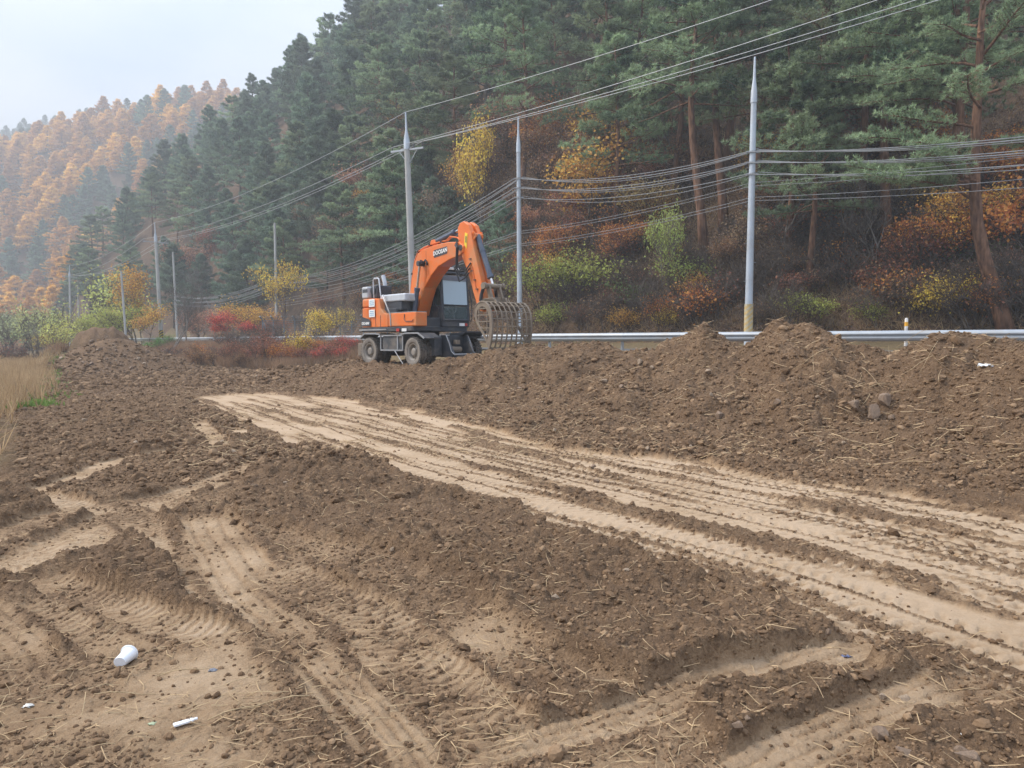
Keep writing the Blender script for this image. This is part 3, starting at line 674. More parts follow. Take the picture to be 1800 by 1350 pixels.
# poles at the far side of the road carry the bundles of communication cable
P1 = pole(1327,100,1315,36,'pale grey steel utility pole with a yellow band at its foot above the soil heaps', r0=0.20, r1=0.115, steel=True, band=M_YW, brackets=[8.1,8.65,9.15], zb=1.5)
P2 = pole(911,205,914,48,'slim grey steel utility pole just behind the grid bucket', r0=0.185, r1=0.11, steel=True, brackets=[9.3,9.9,10.5], zb=1.5)
P3 = pole(483,392,487,95,'grey utility pole rising behind the mesh fence', r0=0.22, r1=0.12, brackets=[7.0,7.6,8.2], zb=1.5)
P4 = pole(304,443,312,118,'thin grey utility pole behind the bare tree by the road', r0=0.2, r1=0.12, brackets=[6.0,6.6,7.2], zb=1.5)
ROADDIR = Vector((0.75,-0.66,0))
PA = pole(713,197,729,45,'weathered concrete power pole with a crossarm rising behind the excavator', r0=0.235, r1=0.15, arm=(0.80,-0.60,-0.02), zb=1.2)
PC = pole(272,391,284,86,'concrete power pole with crossarm and black and yellow striped foot', r0=0.24, r1=0.15, arm=(0.92,0.40,0), band=M_YB, zb=1.0)
PD = pole(122,466,124,150,'distant concrete power pole with crossarm among the golden larches', r0=0.24, r1=0.16, arm=(0.95,0.3,0), zb=1.5)
P5 = pole(137,488,139,165,'small distant grey pole beside the far crossarm pole', r0=0.2, r1=0.13, zb=1.5)
P6 = pole(213,477,222,70,'bare whitish wooden post pole in front of the green willow', r0=0.11, r1=0.07, zb=0.9)
def cable(a, b, sag, r, label, group, mat=M_CABLE, n=18, cat='cable'):
    a = Vector(a); b = Vector(b); pts = []
    for i in range(n+1):
        t = i/n; p = a.lerp(b, t); p.z -= sag*4*t*(1-t); pts.append(p-a)
    m = MB(); m.tube(pts, r, 4); o = m.build('cable', mat, None); o.location = a; tag(o, label, cat, group); return o
HV = [Vector((25.0,17.2,15.1)), Vector((26.3,18.2,15.2)), Vector((26.9,18.8,15.2)), Vector((25.8,18,16.6))]
rg = random.Random(3)
for k in range(4):
    g = 'power lines from the crossarm pole over the soil heaps'
    cable(PA[4][k], HV[k], 0.55, 0.014, 'overhead power line running from the crossarm pole up past the steel poles', g, M_ALU, 26)
    cable(PC[4][k], PA[4][k], 0.9, 0.016, 'overhead power line between the two concrete crossarm poles', 'power lines between the concrete poles', M_ALU, 26)
    cable(PD[4][k], PC[4][k], 1.2, 0.024, 'overhead power line between the striped-foot pole and the distant pole', 'power lines to the distant pole', M_ALU, 20)
P0 = Vector((27.5, 23.5, 0.0))
def att(P, h, dx=0.0): return P[1]+P[2]*h+Vector((dx,-0.05,0))
rows = [(9.15,10.5,8.2,7.2),(8.65,9.9,7.6,6.6),(8.1,9.3,7.0,6.0)]
for k, (h1, h2, h3, h4) in enumerate(rows):
    for j, dx in enumerate((-0.26, 0.10, 0.27)):
        if k == 2 and j == 1: continue
        hz = 0.05*j
        cable(att(P1, h1+hz, dx), P0+Vector((dx, 0, 9.6-k*0.55+hz)), 0.55+0.12*j, 0.021+0.007*(j == 1), 'grey communication cable from the yellow-banded pole towards the leaning pine', 'cables from the yellow-banded pole towards the pine')
        cable(att(P2, h2+hz, dx), att(P1, h1+hz, dx), 0.55+0.15*j, 0.021+0.007*(j == 1), 'grey communication cable between the two slim steel poles', 'cables between the two steel poles')
        cable(att(P3, h3+hz, dx), att(P2, h2+hz, dx), 1.7+0.2*j, 0.027, 'grey communication cable sagging from the fence pole to the steel pole', 'cables sagging behind the excavator')
        cable(att(P4, h4+hz, dx), att(P3, h3+hz, dx), 1.1+0.15*j, 0.034, 'grey communication cable sagging between the two far roadside poles', 'cables between the far roadside poles')
for j, (ha, hb) in enumerate(((7.55,8.3),(7.4,8.15),(6.75,7.6),(6.6,7.45))):
    cable(att(P2, ha-0.4), att(P1, hb-0.6), 0.25, 0.013, 'thin lower cable with ties between the two slim steel poles', 'thin lower cables between the steel poles')
    cable(att(P1, hb-0.6), P0+Vector((0,0,9.0-0.5*j)), 0.3, 0.013, 'thin lower cable with ties from the yellow-banded pole towards the pine', 'thin lower cables towards the pine')
    cable(att(P3, 5.4-0.3*j), att(P2, ha-0.4), 0.5, 0.02, 'thin lower cable from the fence pole to the steel pole behind the excavator', 'thin lower cables behind the excavator')
# ------------------------------------------------------------------ mesh fence beyond the road
M_FENCE = plain('fence_steel', (0.17,0.20,0.22), 0.5, 0.3, var=0.15, scale=2)
def fence():
    a = unproj(462, 590, 66); b = unproj(935, 590, 57); a.z = b.z = 1.3
    root = empty('mesh_fence', a); tag(root, 'grey welded mesh fence with bent-over post tops beyond the road', 'fence')
    d = (b-a); n = 22; side = Vector((-d.y, d.x, 0)).normalized()*-1
    for i in range(n+1):
        p = d*(i/n); m = MB(); m.tube([p+Vector((0,0,-0.4)), p+Vector((0,0,2.1)), p+side*0.10+Vector((0,0,2.3)), p+side*0.35+Vector((0,0,2.5))], 0.06, 6); m.build('post', M_FENCE, root)
    for k in range(11):
        h = 0.15+k*0.2; m = MB(); m.tube([Vector((0,0,h)), d+Vector((0,0,h))], 0.016 if k not in (0,10) else 0.026, 4); m.build('wire', M_FENCE, root)
    for k, (o_, h) in enumerate(((0.12,2.32),(0.24,2.42),(0.35,2.5))):
        m = MB(); m.tube([side*o_+Vector((0,0,h)), d+side*o_+Vector((0,0,h))], 0.011, 4); m.build('wire', M_FENCE, root)
    m = MB(); m.tube([Vector((0.1,-0.02,2.0)), Vector((0.9,-0.7,-0.2))], 0.05, 6); m.build('stay', M_FENCE, root)
fence()
# low white kerb wall under the fence
M_KERB = plain('kerb_concrete', (0.50,0.49,0.46), 0.9, var=0.15, scale=1.5)
def kerb():
    a = unproj(530, 590, 63); b = unproj(935, 590, 55.5); a.z = b.z = 1.15; d = (b-a).normalized()
    m = MB(); m.bar(Vector((0,0,0.1)), (b-a)+Vector((0,0,0.1)), 0.25, 0.55); o = m.build('retaining_kerb', M_KERB, None, bevel=0.02); o.location = a
    tag(o, 'low pale concrete kerb wall at the foot of the mesh fence', 'kerb')
kerb()
# delineator on the guardrail
def delineator():
    p = unproj(1593, 575, 25.4); p.z = ROAD_Z; root = empty('delineator_post', p); tag(root, 'short white delineator post with amber reflector behind the guardrail', 'delineator')
    m = MB(); m.tube([(0,0,0),(0,0,0.80),(0,0,1.17),(0,0,1.20)], [0.055,0.055,0.055,0.03], 12); m.build('post', plain('delineator_white', (0.72,0.70,0.66), 0.5, dirt=(0.4,0.36,0.3), dirt_amt=0.3), root, smooth=True)
    m = MB(); m.tube([(0,0,0.92),(0,0,1.06)], 0.058, 12); m.build('reflector_band', plain('amber_reflector', (0.85,0.42,0.04), 0.3), root, smooth=True)
delineator()
# ------------------------------------------------------------------ trees
M_PINE = leaf_mat('pine_needles', (0.042,0.086,0.048), (0.40,0.49,0.28), 0.32)  # pale end puts the light on the bough tips into the needle colour
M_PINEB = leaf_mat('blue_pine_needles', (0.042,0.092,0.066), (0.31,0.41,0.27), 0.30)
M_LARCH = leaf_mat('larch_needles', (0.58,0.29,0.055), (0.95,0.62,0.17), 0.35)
M_LEAF = leaf_mat('autumn_leaves', use_obj=True, transl=0.4)
def bark(name, a, b_, sc=3.0):
    m, nt, N, L, b = new_mat(name); tc = N.new('ShaderNodeTexCoord'); mp = N.new('ShaderNodeMapping'); mp.inputs['Scale'].default_value = (3,3,0.6); L.new(tc.outputs['Object'], mp.inputs[0])
    n = N.new('ShaderNodeTexNoise'); n.inputs['Scale'].default_value = sc; n.inputs['Detail'].default_value = 7; L.new(mp.outputs[0], n.inputs['Vector'])
    r = N.new('ShaderNodeValToRGB'); L.new(n.outputs['Fac'], r.inputs[0]); r.color_ramp.elements[0].position = 0.35; r.color_ramp.elements[0].color = list(a)+[1]; r.color_ramp.elements[1].position = 0.65; r.color_ramp.elements[1].color = list(b_)+[1]
    L.new(r.outputs[0], b.inputs['Base Color']); b.inputs['Roughness'].default_value = 0.95; b.inputs['Specular IOR Level'].default_value = 0.1
    bp = N.new('ShaderNodeBump'); bp.inputs['Strength'].default_value = 0.8; bp.inputs['Distance'].default_value = 0.04; L.new(n.outputs['Fac'], bp.inputs['Height']); L.new(bp.outputs[0], b.inputs['Normal'])
    return m
M_BARKR = bark('red_pine_bark', (0.10,0.055,0.038), (0.26,0.145,0.09)); M_BARKD = bark('dark_bark', (0.07,0.056,0.046), (0.19,0.155,0.125)); M_BARKG = bark('grey_bark', (0.12,0.105,0.09), (0.27,0.24,0.21))
def nrm(a): return a/np.maximum(np.linalg.norm(a, axis=1, keepdims=True), 1e-9)
def blades(C, D, ln, wd, k, rs, spread=0.8, tint=None, diamond=False):
    """k thin blades fanning from every centre C along direction D"""
    n = len(C); c = np.repeat(C, k, 0); d = np.repeat(D, k, 0)
    d = nrm(d*(1-spread*0.5)+rs.normal(0, spread*0.6, (n*k, 3))); l = ln*rs.uniform(0.65, 1.2, (n*k, 1))
    sdv = nrm(np.cross(d, rs.normal(0, 1, (n*k, 3))))*wd*0.5*rs.uniform(0.7, 1.3, (n*k, 1))
    if diamond:
        mid = c+d*l*0.5; v = np.stack([c, mid-sdv, c+d*l, mid+sdv], 1).reshape(-1, 3); f = np.arange(n*k*4).reshape(-1, 4); q = 4
    else:
        v = np.stack([c-sdv, c+sdv, c+d*l], 1).reshape(-1, 3); f = np.arange(n*k*3).reshape(-1, 3); q = 3
    ti = np.repeat(tint, k) if tint is not None else np.full(n*k, 0.5)
    ti = np.clip(ti+rs.normal(0, 0.10, n*k), 0, 1)
    return v, f, np.repeat(ti, q)
def pine_proto(seed, H, c0, Rmax, style, k=12, ln=0.30, wd=0.035, nb=34, lean=0.05, bend=0.5, twigs=9):
    """returns (trunk mesh, crown mesh). style 'red': open umbrella crown; 'cone': layered conical crown"""
    rs = np.random.RandomState(seed); rd = random.Random(seed); m = MB()
    ph = rd.uniform(0, 6.28); pth = []
    for i in range(9):
        u = i/8; off = bend*math.sin(u*PI*1.3+0.3)*u; pth.append(Vector((math.cos(ph)*(off+lean*H*u), math.sin(ph)*(off+lean*H*u), H*u - (0.7 if i == 0 else 0))))
    r0 = 0.016*H+0.02
    m.tube(pth, [r0*(1.25 if i == 0 else (1-0.85*i/8)) for i in range(9)], 9)
    def at(u):
        q = u*8; i = min(int(q), 7); return pth[i].lerp(pth[i+1], q-i)
    C = []; D = []; T = []
    for b in range(nb):
        u = c0+(0.985-c0)*((b+rd.random()*0.8)/nb); v = (u-c0)/(1-c0)
        if style == 'red': Lb = Rmax*(0.55+0.45*math.sin(min(1, v*1.6+0.35)*PI))*(1-v**2.5)**0.6 + 0.35; el = -0.15+0.75*v+rd.uniform(-.15, .2)
        elif style == 'larch': Lb = Rmax*(1-v**1.6)**0.9*(0.7+0.4*rd.random())+0.25; el = -0.05+0.7*v+rd.uniform(-.1, .15)
        else: Lb = Rmax*(1-v)**0.8*(0.75+0.4*rd.random())+0.3; el = 0.0+0.7*v+rd.uniform(-.1, .15)
        Lb *= rd.uniform(0.75, 1.15); az = b*2.39996+rd.uniform(-.4, .4); p0 = at(u)
        dr = Vector((math.cos(az)*math.cos(el), math.sin(az)*math.cos(el), math.sin(el)))
        droop = 0.14*Lb if style != 'cone' else -0.06*Lb
        P = [p0+dr*(Lb*t)+Vector((0,0,-droop*t*t+ (0.10*Lb*t**4 if style == 'red' else 0))) for t in (0, .35, .7, 1.0)]
        m.tube(P, [r0*0.34*(1-u*0.6), r0*0.24*(1-u*0.6), r0*0.14*(1-u*0.5), 0.012], 4, False)
        bt = np.clip(rs.normal(0.40, 0.24), 0, 1)
        for j in range(twigs):
            t = 0.25+0.75*(j+rd.random())/twigs; q = t*3; i = min(int(q), 2); pb = P[i].lerp(P[i+1], min(q-i, 1))
            s_ = 1 if j % 2 else -1; lt = Lb*0.38*(1.15-t*0.7)*rd.uniform(.7, 1.2)+0.12
            td = (Vector((-math.sin(az)*s_, math.cos(az)*s_, 0))*0.85+dr*0.6+Vector((0,0,rd.uniform(-.05,.3)))).normalized()
            nt_ = max(3, int(lt/0.28))
            for e in range(nt_):
                w_ = (e+1)/nt_; pp = pb+td*(lt*w_)
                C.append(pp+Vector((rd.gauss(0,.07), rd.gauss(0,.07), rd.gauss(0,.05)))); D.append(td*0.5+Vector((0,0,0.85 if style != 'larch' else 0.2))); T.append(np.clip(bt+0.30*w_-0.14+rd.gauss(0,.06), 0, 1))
        for e in range(3): C.append(P[3]+Vector((rd.gauss(0,.1), rd.gauss(0,.1), rd.gauss(0,.08)))); D.append(dr+Vector((0,0,0.5))); T.append(min(1, bt+0.2))
    C = np.array([tuple(q) for q in C]); D = nrm(np.array([tuple(q) for q in D]))
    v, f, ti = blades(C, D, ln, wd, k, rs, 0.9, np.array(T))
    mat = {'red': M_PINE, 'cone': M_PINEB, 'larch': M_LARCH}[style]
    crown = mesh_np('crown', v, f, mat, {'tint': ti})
    trunk = m.mesh('trunk', M_BARKR if style == 'red' else M_BARKD, True)
    return trunk, crown
def grow(seed, H, spread, levels=4, stems=1, up=0.55, kids=3, r0=None, lean=0.0, first=0.35):
    """branch segments [(p, q, r, r2)] and twig tips"""
    rd = random.Random(seed); seg = []; tips = []
    r0 = r0 or 0.012*H+0.01
    def br(p, d, ln, r, lv):
        n = 3; q = p
        for i in range(n):
            d2 = (d+Vector((rd.gauss(0,.13), rd.gauss(0,.13), rd.gauss(0,.06)+0.05))).normalized(); q2 = q+d2*(ln/n)
            seg.append((q, q2, r*(1-0.22*i), r*(1-0.22*(i+1)))); q = q2; d = d2
            if lv > 0 and i > 0:
                for _ in range(kids-1 if lv > 1 else kids):
                    a = rd.uniform(0, 6.28); sv = Vector((math.cos(a), math.sin(a), rd.uniform(-.1, .5)))
                    nd = (d*up+sv*spread).normalized(); br(q, nd, ln*rd.uniform(.5, .8), r*0.5, lv-1)
        tips.append((q, d))
    for s_ in range(stems):
        a = rd.uniform(0, 6.28); t = (0.0 if stems == 1 else rd.uniform(.2, .7))
        d = Vector((math.cos(a)*t+lean, math.sin(a)*t, 1)).normalized(); br(Vector((math.cos(a)*t*0.25, math.sin(a)*t*0.25, -0.15)), d, H*first*rd.uniform(.85, 1.15), r0, levels)
    return seg, tips
def wood_mesh(seg, mat, n=4, rmin=0.008):
    v = []; f = []
    for p, q, a, b in seg:
        t = (q-p); 
        if t.length < 1e-5: continue
        t.normalize(); u = t.orthogonal().normalized(); w_ = t.cross(u); b0 = len(v); k = n if a > 0.03 else 3
        for c, r in ((p, max(a, rmin)), (q, max(b, rmin*0.8))):
            for i in range(k): an = 2*PI*i/k; v.append(tuple(c+(u*math.cos(an)+w_*math.sin(an))*r))
        for i in range(k): f.append((b0+i, b0+(i+1) % k, b0+k+(i+1) % k, b0+k+i))
    me = mesh_np('trunk', np.array(v), np.array(f), mat, smooth=True); return me
def leaf_mesh(tips, seed, per, size, blob=0.35, keep=1.0, width=0.75):
    rs = np.random.RandomState(seed); C = np.array([tuple(p) for p, d in tips]); D = np.array([tuple(d) for p, d in tips])
    if keep < 1: 
        k = rs.rand(len(C)) < keep; C = C[k]; D = D[k]
    base = np.clip(rs.normal(0.5, 0.22, len(C)), 0, 1)
    C2 = np.repeat(C, per, 0)+rs.normal(0, blob, (len(C)*per, 3)); D2 = nrm(np.repeat(D, per, 0)*0.3+rs.normal(0, 1, (len(C)*per, 3))+np.array([0,0,-0.2]))
    v, f, ti = blades(C2, D2, size, size*width, 1, rs, 0.4, np.repeat(base, per), True)
    return mesh_np('crown', v, f, M_LEAF, {'tint': ti})
def make_tree(name, trunk, crown):
    r = empty(name); a = link('trunk', trunk, r)
    b = link('crown', crown, r) if crown else None
    return r
def place(proto, loc, rz, sc, label, cat, group=None, color=None, first=None):
    o = copy_tree(proto); o.location = loc; o.rotation_euler = (0, 0, rz); o.scale = (sc, sc, sc) if not isinstance(sc, tuple) else sc
    tag(o, label, cat, group)
    if color:
        for c in o.children:
            c.color = (*color, 1)
        o.color = (*color, 1)
    return o
def drop(o):
    for c in list(o.children): bpy.data.objects.remove(c)
    bpy.data.objects.remove(o)
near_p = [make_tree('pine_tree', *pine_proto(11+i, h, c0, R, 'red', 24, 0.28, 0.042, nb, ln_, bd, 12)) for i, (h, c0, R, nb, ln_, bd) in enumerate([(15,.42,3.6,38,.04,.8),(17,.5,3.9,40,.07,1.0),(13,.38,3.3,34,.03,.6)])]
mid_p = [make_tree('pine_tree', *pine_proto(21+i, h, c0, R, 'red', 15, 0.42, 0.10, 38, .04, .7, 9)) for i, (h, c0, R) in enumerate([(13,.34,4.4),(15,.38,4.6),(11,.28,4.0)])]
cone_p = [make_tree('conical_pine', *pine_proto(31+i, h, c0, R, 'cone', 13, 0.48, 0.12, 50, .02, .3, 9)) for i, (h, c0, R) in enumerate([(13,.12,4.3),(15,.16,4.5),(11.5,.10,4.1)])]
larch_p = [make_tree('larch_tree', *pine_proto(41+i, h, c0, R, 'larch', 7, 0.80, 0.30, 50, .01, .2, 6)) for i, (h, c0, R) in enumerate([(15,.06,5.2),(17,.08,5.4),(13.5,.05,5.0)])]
# the undergrowth pines with rounded young crowns
RT = random.Random(99)
def hits(px, py):
    """depth at which the photo ray meets the hillside"""
    Ys = np.linspace(22, 620, 2400); d = unproj(px, py, 1.0)-Vector((0,0,EYE)); X = d.x*Ys; Z = EYE+d.z*Ys
    h = hill_z(X, Ys); z = np.where(h > 0, 2.0+h, -9); k = np.nonzero(z >= Z)[0]
    return Ys[k[0]] if len(k) else None
def hz_at(x, y): 
    h = float(hill_z(np.array([x]), np.array([y]))[0]); return 2.0+h if h > 0 else gz(x, y)
def sample(tx0, tx1, y0, y1, n, spacing, test, seed):
    rd = random.Random(seed); pts = []
    for _ in range(n):
        tx = rd.uniform(tx0, tx1); Y = math.sqrt(rd.uniform(y0*y0, y1*y1)); X = tx*Y
        if not test(tx, X, Y): continue
        s_ = spacing(X, Y)
        if all((X-a)**2+(Y-b)**2 > s_*s_ for a, b in pts): pts.append((X, Y))
    return pts
def on_near(tx, X, Y):
    f = np.interp(tx, HX, HF); r = np.interp(tx, HX, HR); lo = 3 if tx < -0.15 else (7 if tx < 0.25 else 6)
    return f+lo < Y < r+14 and tx > -0.60
pts = sample(-0.60, 0.80, 34, 200, 9000, lambda X, Y: 4.9 if Y < 75 else 5.6 if Y < 130 else 6.2, on_near, 5)
pts.sort(key=lambda p: p[1]); pts = pts[:330]
for X, Y in pts:
    tx = X/Y; z = hz_at(X, Y)-0.15
    cone = (tx < -0.20 and RT.random() < 0.75) or RT.random() < 0.12
    pr = RT.choice(cone_p if cone else (near_p if Y < 72 else mid_p)); sc = RT.uniform(0.82, 1.18)*(1.0 if tx > -0.3 else 0.9)
    if cone: lb, gr_ = 'dense blue-green conical pine on the misty wooded slope', 'conical pines on the near slope'
    elif Y < 72: lb, gr_ = 'tall red-barked pine with open crown low on the wooded slope', 'red pines low on the near slope'
    else: lb, gr_ = 'dark green pine high on the wooded slope behind the poles', 'pines high on the near slope'
    place(pr, (X, Y, z), RT.uniform(0, 6.28), sc, lb, 'pine tree', gr_)
# the far slope of golden larches, dotted with pines
def on_far(tx, X, Y):
    f = np.interp(tx, FX, FF); r = np.interp(tx, FX, FR); return f-8 < Y < r+6
fp = sample(-0.78, -0.30, 240, 425, 9000, lambda X, Y: 7.2, on_far, 8); nl = 0
cnt = {'l': 0, 'p': 0}
for X, Y in fp:
    z = hz_at(X, Y)-0.3; q = float(fbm(np.array([X]), np.array([Y]), 0.022, 2, 77)[0])
    if q > 0.10 and RT.random() < 0.85:
        place(RT.choice(cone_p), (X, Y, z), RT.uniform(0, 6.28), RT.uniform(.85, 1.15), 'dark pine standing among the golden larches on the far hill', 'pine tree', 'pines on the far larch hill'); cnt['p'] += 1
    elif cnt['l'] < 295:
        sL = RT.uniform(.8, 1.2); place(RT.choice(larch_p), (X, Y, z), RT.uniform(0, 6.28), (sL*1.05, sL*1.05, sL*RT.uniform(.7, .95)), 'golden orange larch on the far misty hill', 'larch tree', 'larches on the far hill'); cnt['l'] += 1
for X, Y in sample(-0.80, -0.42, 520, 575, 900, lambda X, Y: 8.5, lambda tx, X, Y: True, 12)[:45]:
    place(RT.choice(cone_p), (X, Y, hz_at(X, Y)-0.3), RT.uniform(0, 6.28), RT.uniform(.9, 1.25), 'bluish pine on the farthest ridge behind the larch hill', 'pine tree', 'pines on the farthest ridge')
print('trees', len(pts), cnt, len(fp))
# larches and pines standing at the valley floor at the left
for px, Y, s_ in [(20,215,1.0),(55,200,.9),(95,205,1.0),(-30,220,1.0),(-70,190,.9),(130,200,.75),(10,185,.8),(75,225,1.05),(-10,240,1.1),(40,238,1.1),(110,235,1.0)]:
    p = unproj(px, 600, Y); place(RT.choice(larch_p), (p.x, Y, gz(p.x, Y)-0.2), RT.uniform(0, 6.28), s_, 'golden larch at the foot of the far hill near the road bend', 'larch tree', 'larches at the foot of the far hill')
for o in larch_p: drop(o)
# ---- broadleaf trees, saplings and bushes
def broad(seed, H, spread, per, size, keep=1.0, levels=4, stems=1, blob=0.28, mat=None, up=0.55, kids=2, name='broadleaf_tree', lean=0.0, first=0.42):
    sg, tp = grow(seed, H, spread, levels, stems, up, kids, lean=lean, first=first)
    return make_tree(name, wood_mesh(sg, mat or M_BARKD), leaf_mesh(tp, seed, per, size, blob, keep) if per else None)
oak_p = [broad(61, 8, .75, 6, .21, .62, 4, 1, .30, kids=3, first=.33), broad(62, 9, .65, 6, .21, .5, 4, 1, .32, kids=3, first=.33), broad(63, 7, .8, 6, .20, .6, 3, 3, .32, kids=4, first=.40)]
sap_p = [broad(65, 6.5, .42, 8, .17, .8, 3, 1, .28, M_BARKG, .8, 4, 'young_tree', 0.02, .5), broad(66, 6, .5, 8, .17, .7, 3, 1, .28, M_BARKG, .75, 4, 'young_tree', -0.03, .5)]
bush_p = [broad(67, 2.3, .60, 5, .12, .45, 3, 4, .20, M_BARKD, .75, 3, 'leafy_bush', 0.1, .46), broad(68, 2.0, .70, 5, .11, .5, 3, 5, .20, M_BARKD, .65, 3, 'leafy_bush', -0.1, .42), broad(69, 2.8, .5, 5, .12, .40, 3, 4, .22, M_BARKD, .8, 3, 'leafy_bush', 0, .48), broad(70, 2.2, .85, 5, .12, .35, 3, 3, .22, M_BARKD, .5, 3, 'leafy_bush', 0.15, .45)]
bare_p = [broad(71, 8, .6, 0, 0, 1, 4, 1, .2, M_BARKG, .7, 3, 'bare_tree', 0, .36), broad(72, 7, .55, 0, 0, 1, 4, 2, .2, M_BARKG, .75, 3, 'bare_tree', 0, .36)]
brush_p = [broad(73, 2.4, .7, 0, 0, 1, 3, 6, .2, M_BARKD, .6, 3, 'bare_bush', 0, .45), broad(74, 2.0, .8, 1, .10, .5, 3, 7, .15, M_BARKD, .55, 3, 'bare_bush', 0, .45)]
OR = (0.56,0.21,0.045); BN = (0.30,0.165,0.085); YE = (0.74,0.52,0.07); YG = (0.42,0.44,0.09); RE = (0.58,0.085,0.06); RB = (0.32,0.125,0.075); GR = (0.16,0.23,0.07); LG = (0.42,0.48,0.12); GO = (0.64,0.35,0.06); PK = (0.46,0.22,0.13)
def hill_thing(protos, px, py, sc, label, cat, color=None, group=None, Y=None, dz=-0.1):
    Y = Y or hits(px, py)
    if Y is None: return
    p = unproj(px, py, Y); return place(RT.choice(protos) if isinstance(protos, list) else protos, (p.x, Y, hz_at(p.x, Y)+dz), RT.uniform(0, 6.28), sc, label, cat, group, color)
# chosen trees of the slope (photo column and row of the foot)
for px, py, sc, col_, lb in [
 (640,385,1.1,PK,'rusty brown oak above the dark young pines'),(700,360,1.0,OR,'orange-brown oak left of the concrete crossarm pole'),(740,330,.9,BN,'brown oak just right of the crossarm pole'),
 (690,240,.8,GO,'golden oak tucked among the pines above the crossarm pole'),(1030,345,1.15,GO,'large golden oak up the slope between the two steel poles'),(1000,290,.9,OR,'amber oak beneath the pines above the slim steel pole'),
 (945,310,.85,OR,'orange oak beside the top of the slim steel pole'),(1070,400,.8,RB,'russet oak below the golden oak on the slope'),(980,440,.8,RB,'russet brown oak right of the slim steel pole'),
 (1120,250,.8,OR,'small amber oak under the pines mid-slope'),(1640,330,.7,OR,'orange oak behind the pine trunks'),(600,330,.8,RB,'dull red oak at the edge of the conical pines'),
 (335,500,1.3,PK,'pinkish brown oak at the foot of the slope left of the fence'),(380,470,1.1,RB,'russet tree below the conical pines'),(545,420,.9,BN,'brown oak under the conical pines'),
 (440,450,1.1,RB,'brown-red tree between the far poles'),(1760,420,.9,OR,'orange tree beside the leaning pine'),(1790,500,.9,OR,'amber tree behind the leaning pine trunk'),(860,330,.8,BN,'brown oak beyond the yellow tree'),(1690,470,.7,GO,'olive-gold tree left of the leaning pine'),
 (1035,440,1.2,GO,'bright golden oak in front of the pine trunks between the steel poles'),(975,475,.6,OR,'small orange oak just right of the slim steel pole'),(1100,470,.55,OR,'small amber oak left of the lime sapling'),(650,430,.8,PK,'faded russet oak left of the crossarm pole foot'),(1640,500,.6,OR,'orange oak on the bank below the hanging boughs'),(1290,500,.5,BN,'brown oak sapling left of the yellow-banded pole')]:
    hill_thing(oak_p, px, py, sc, lb, 'tree', col_)
for px, py, sc, col_, lb in [
 (852,455,(1.0,1.0,1.6),YE,'slender bright yellow tree behind the excavator arm'),(832,420,(.8,.8,1.2),GO,'slim golden tree behind the yellow tree'),(1162,560,(.55,.55,1.05),LG,'tall lime green and yellow sapling above the guardrail'),(505,540,(.95,.95,1.35),YE,'yellow tree beside the pole behind the mesh fence'),
 (985,545,.5,YG,'thin yellow-green sapling near the guardrail'),(240,560,1.2,GO,'golden-leaved tree beside the striped-foot pole')]:
    hill_thing(sap_p, px, py, sc, lb, 'tree', col_, Y={505:80,240:80}.get(px))
for i in range(38):
    px = RT.uniform(560, 1300) if i < 30 else RT.uniform(1300, 1800); py = RT.uniform(240, 470); Y = hits(px, py)
    if Y and Y < 140: hill_thing(oak_p, px, py, RT.uniform(.5, .95), 'autumn oak standing in the shade between the pines', 'tree', RT.choice([BN, BN, (.30,.20,.12), PK, GO, (.26,.18,.12), (.34,.24,.09)]), 'oaks between the pines', Y)
for px, py in [(470,400),(500,380),(530,400),(560,370),(590,400),(450,430),(520,440),(610,360),(400,440),(360,450),(560,450),(480,460)]:
    hill_thing(cone_p, px, py, RT.uniform(.65, .9), 'dark pine low on the slope between the far poles and the crossarm pole', 'pine tree', None, 'pines low on the left slope')
# young dark pines, dense to the ground, behind the excavator
young = make_tree('young_pine', *pine_proto(35, 7, .05, 2.6, 'cone', 12, 0.34, 0.06, 40, .02, .2, 7))
for px, py in [(640,470),(665,440),(690,480),(700,430),(735,470),(760,440),(775,500),(640,500),(790,470),(670,510),(720,510),(600,480),(575,510),(745,400),(820,480),(880,490)]:
    hill_thing(young, px, py, RT.uniform(.75, 1.15), 'dense dark green young pine behind the excavator boom', 'pine tree', None, 'young pines behind the excavator')
drop(young)
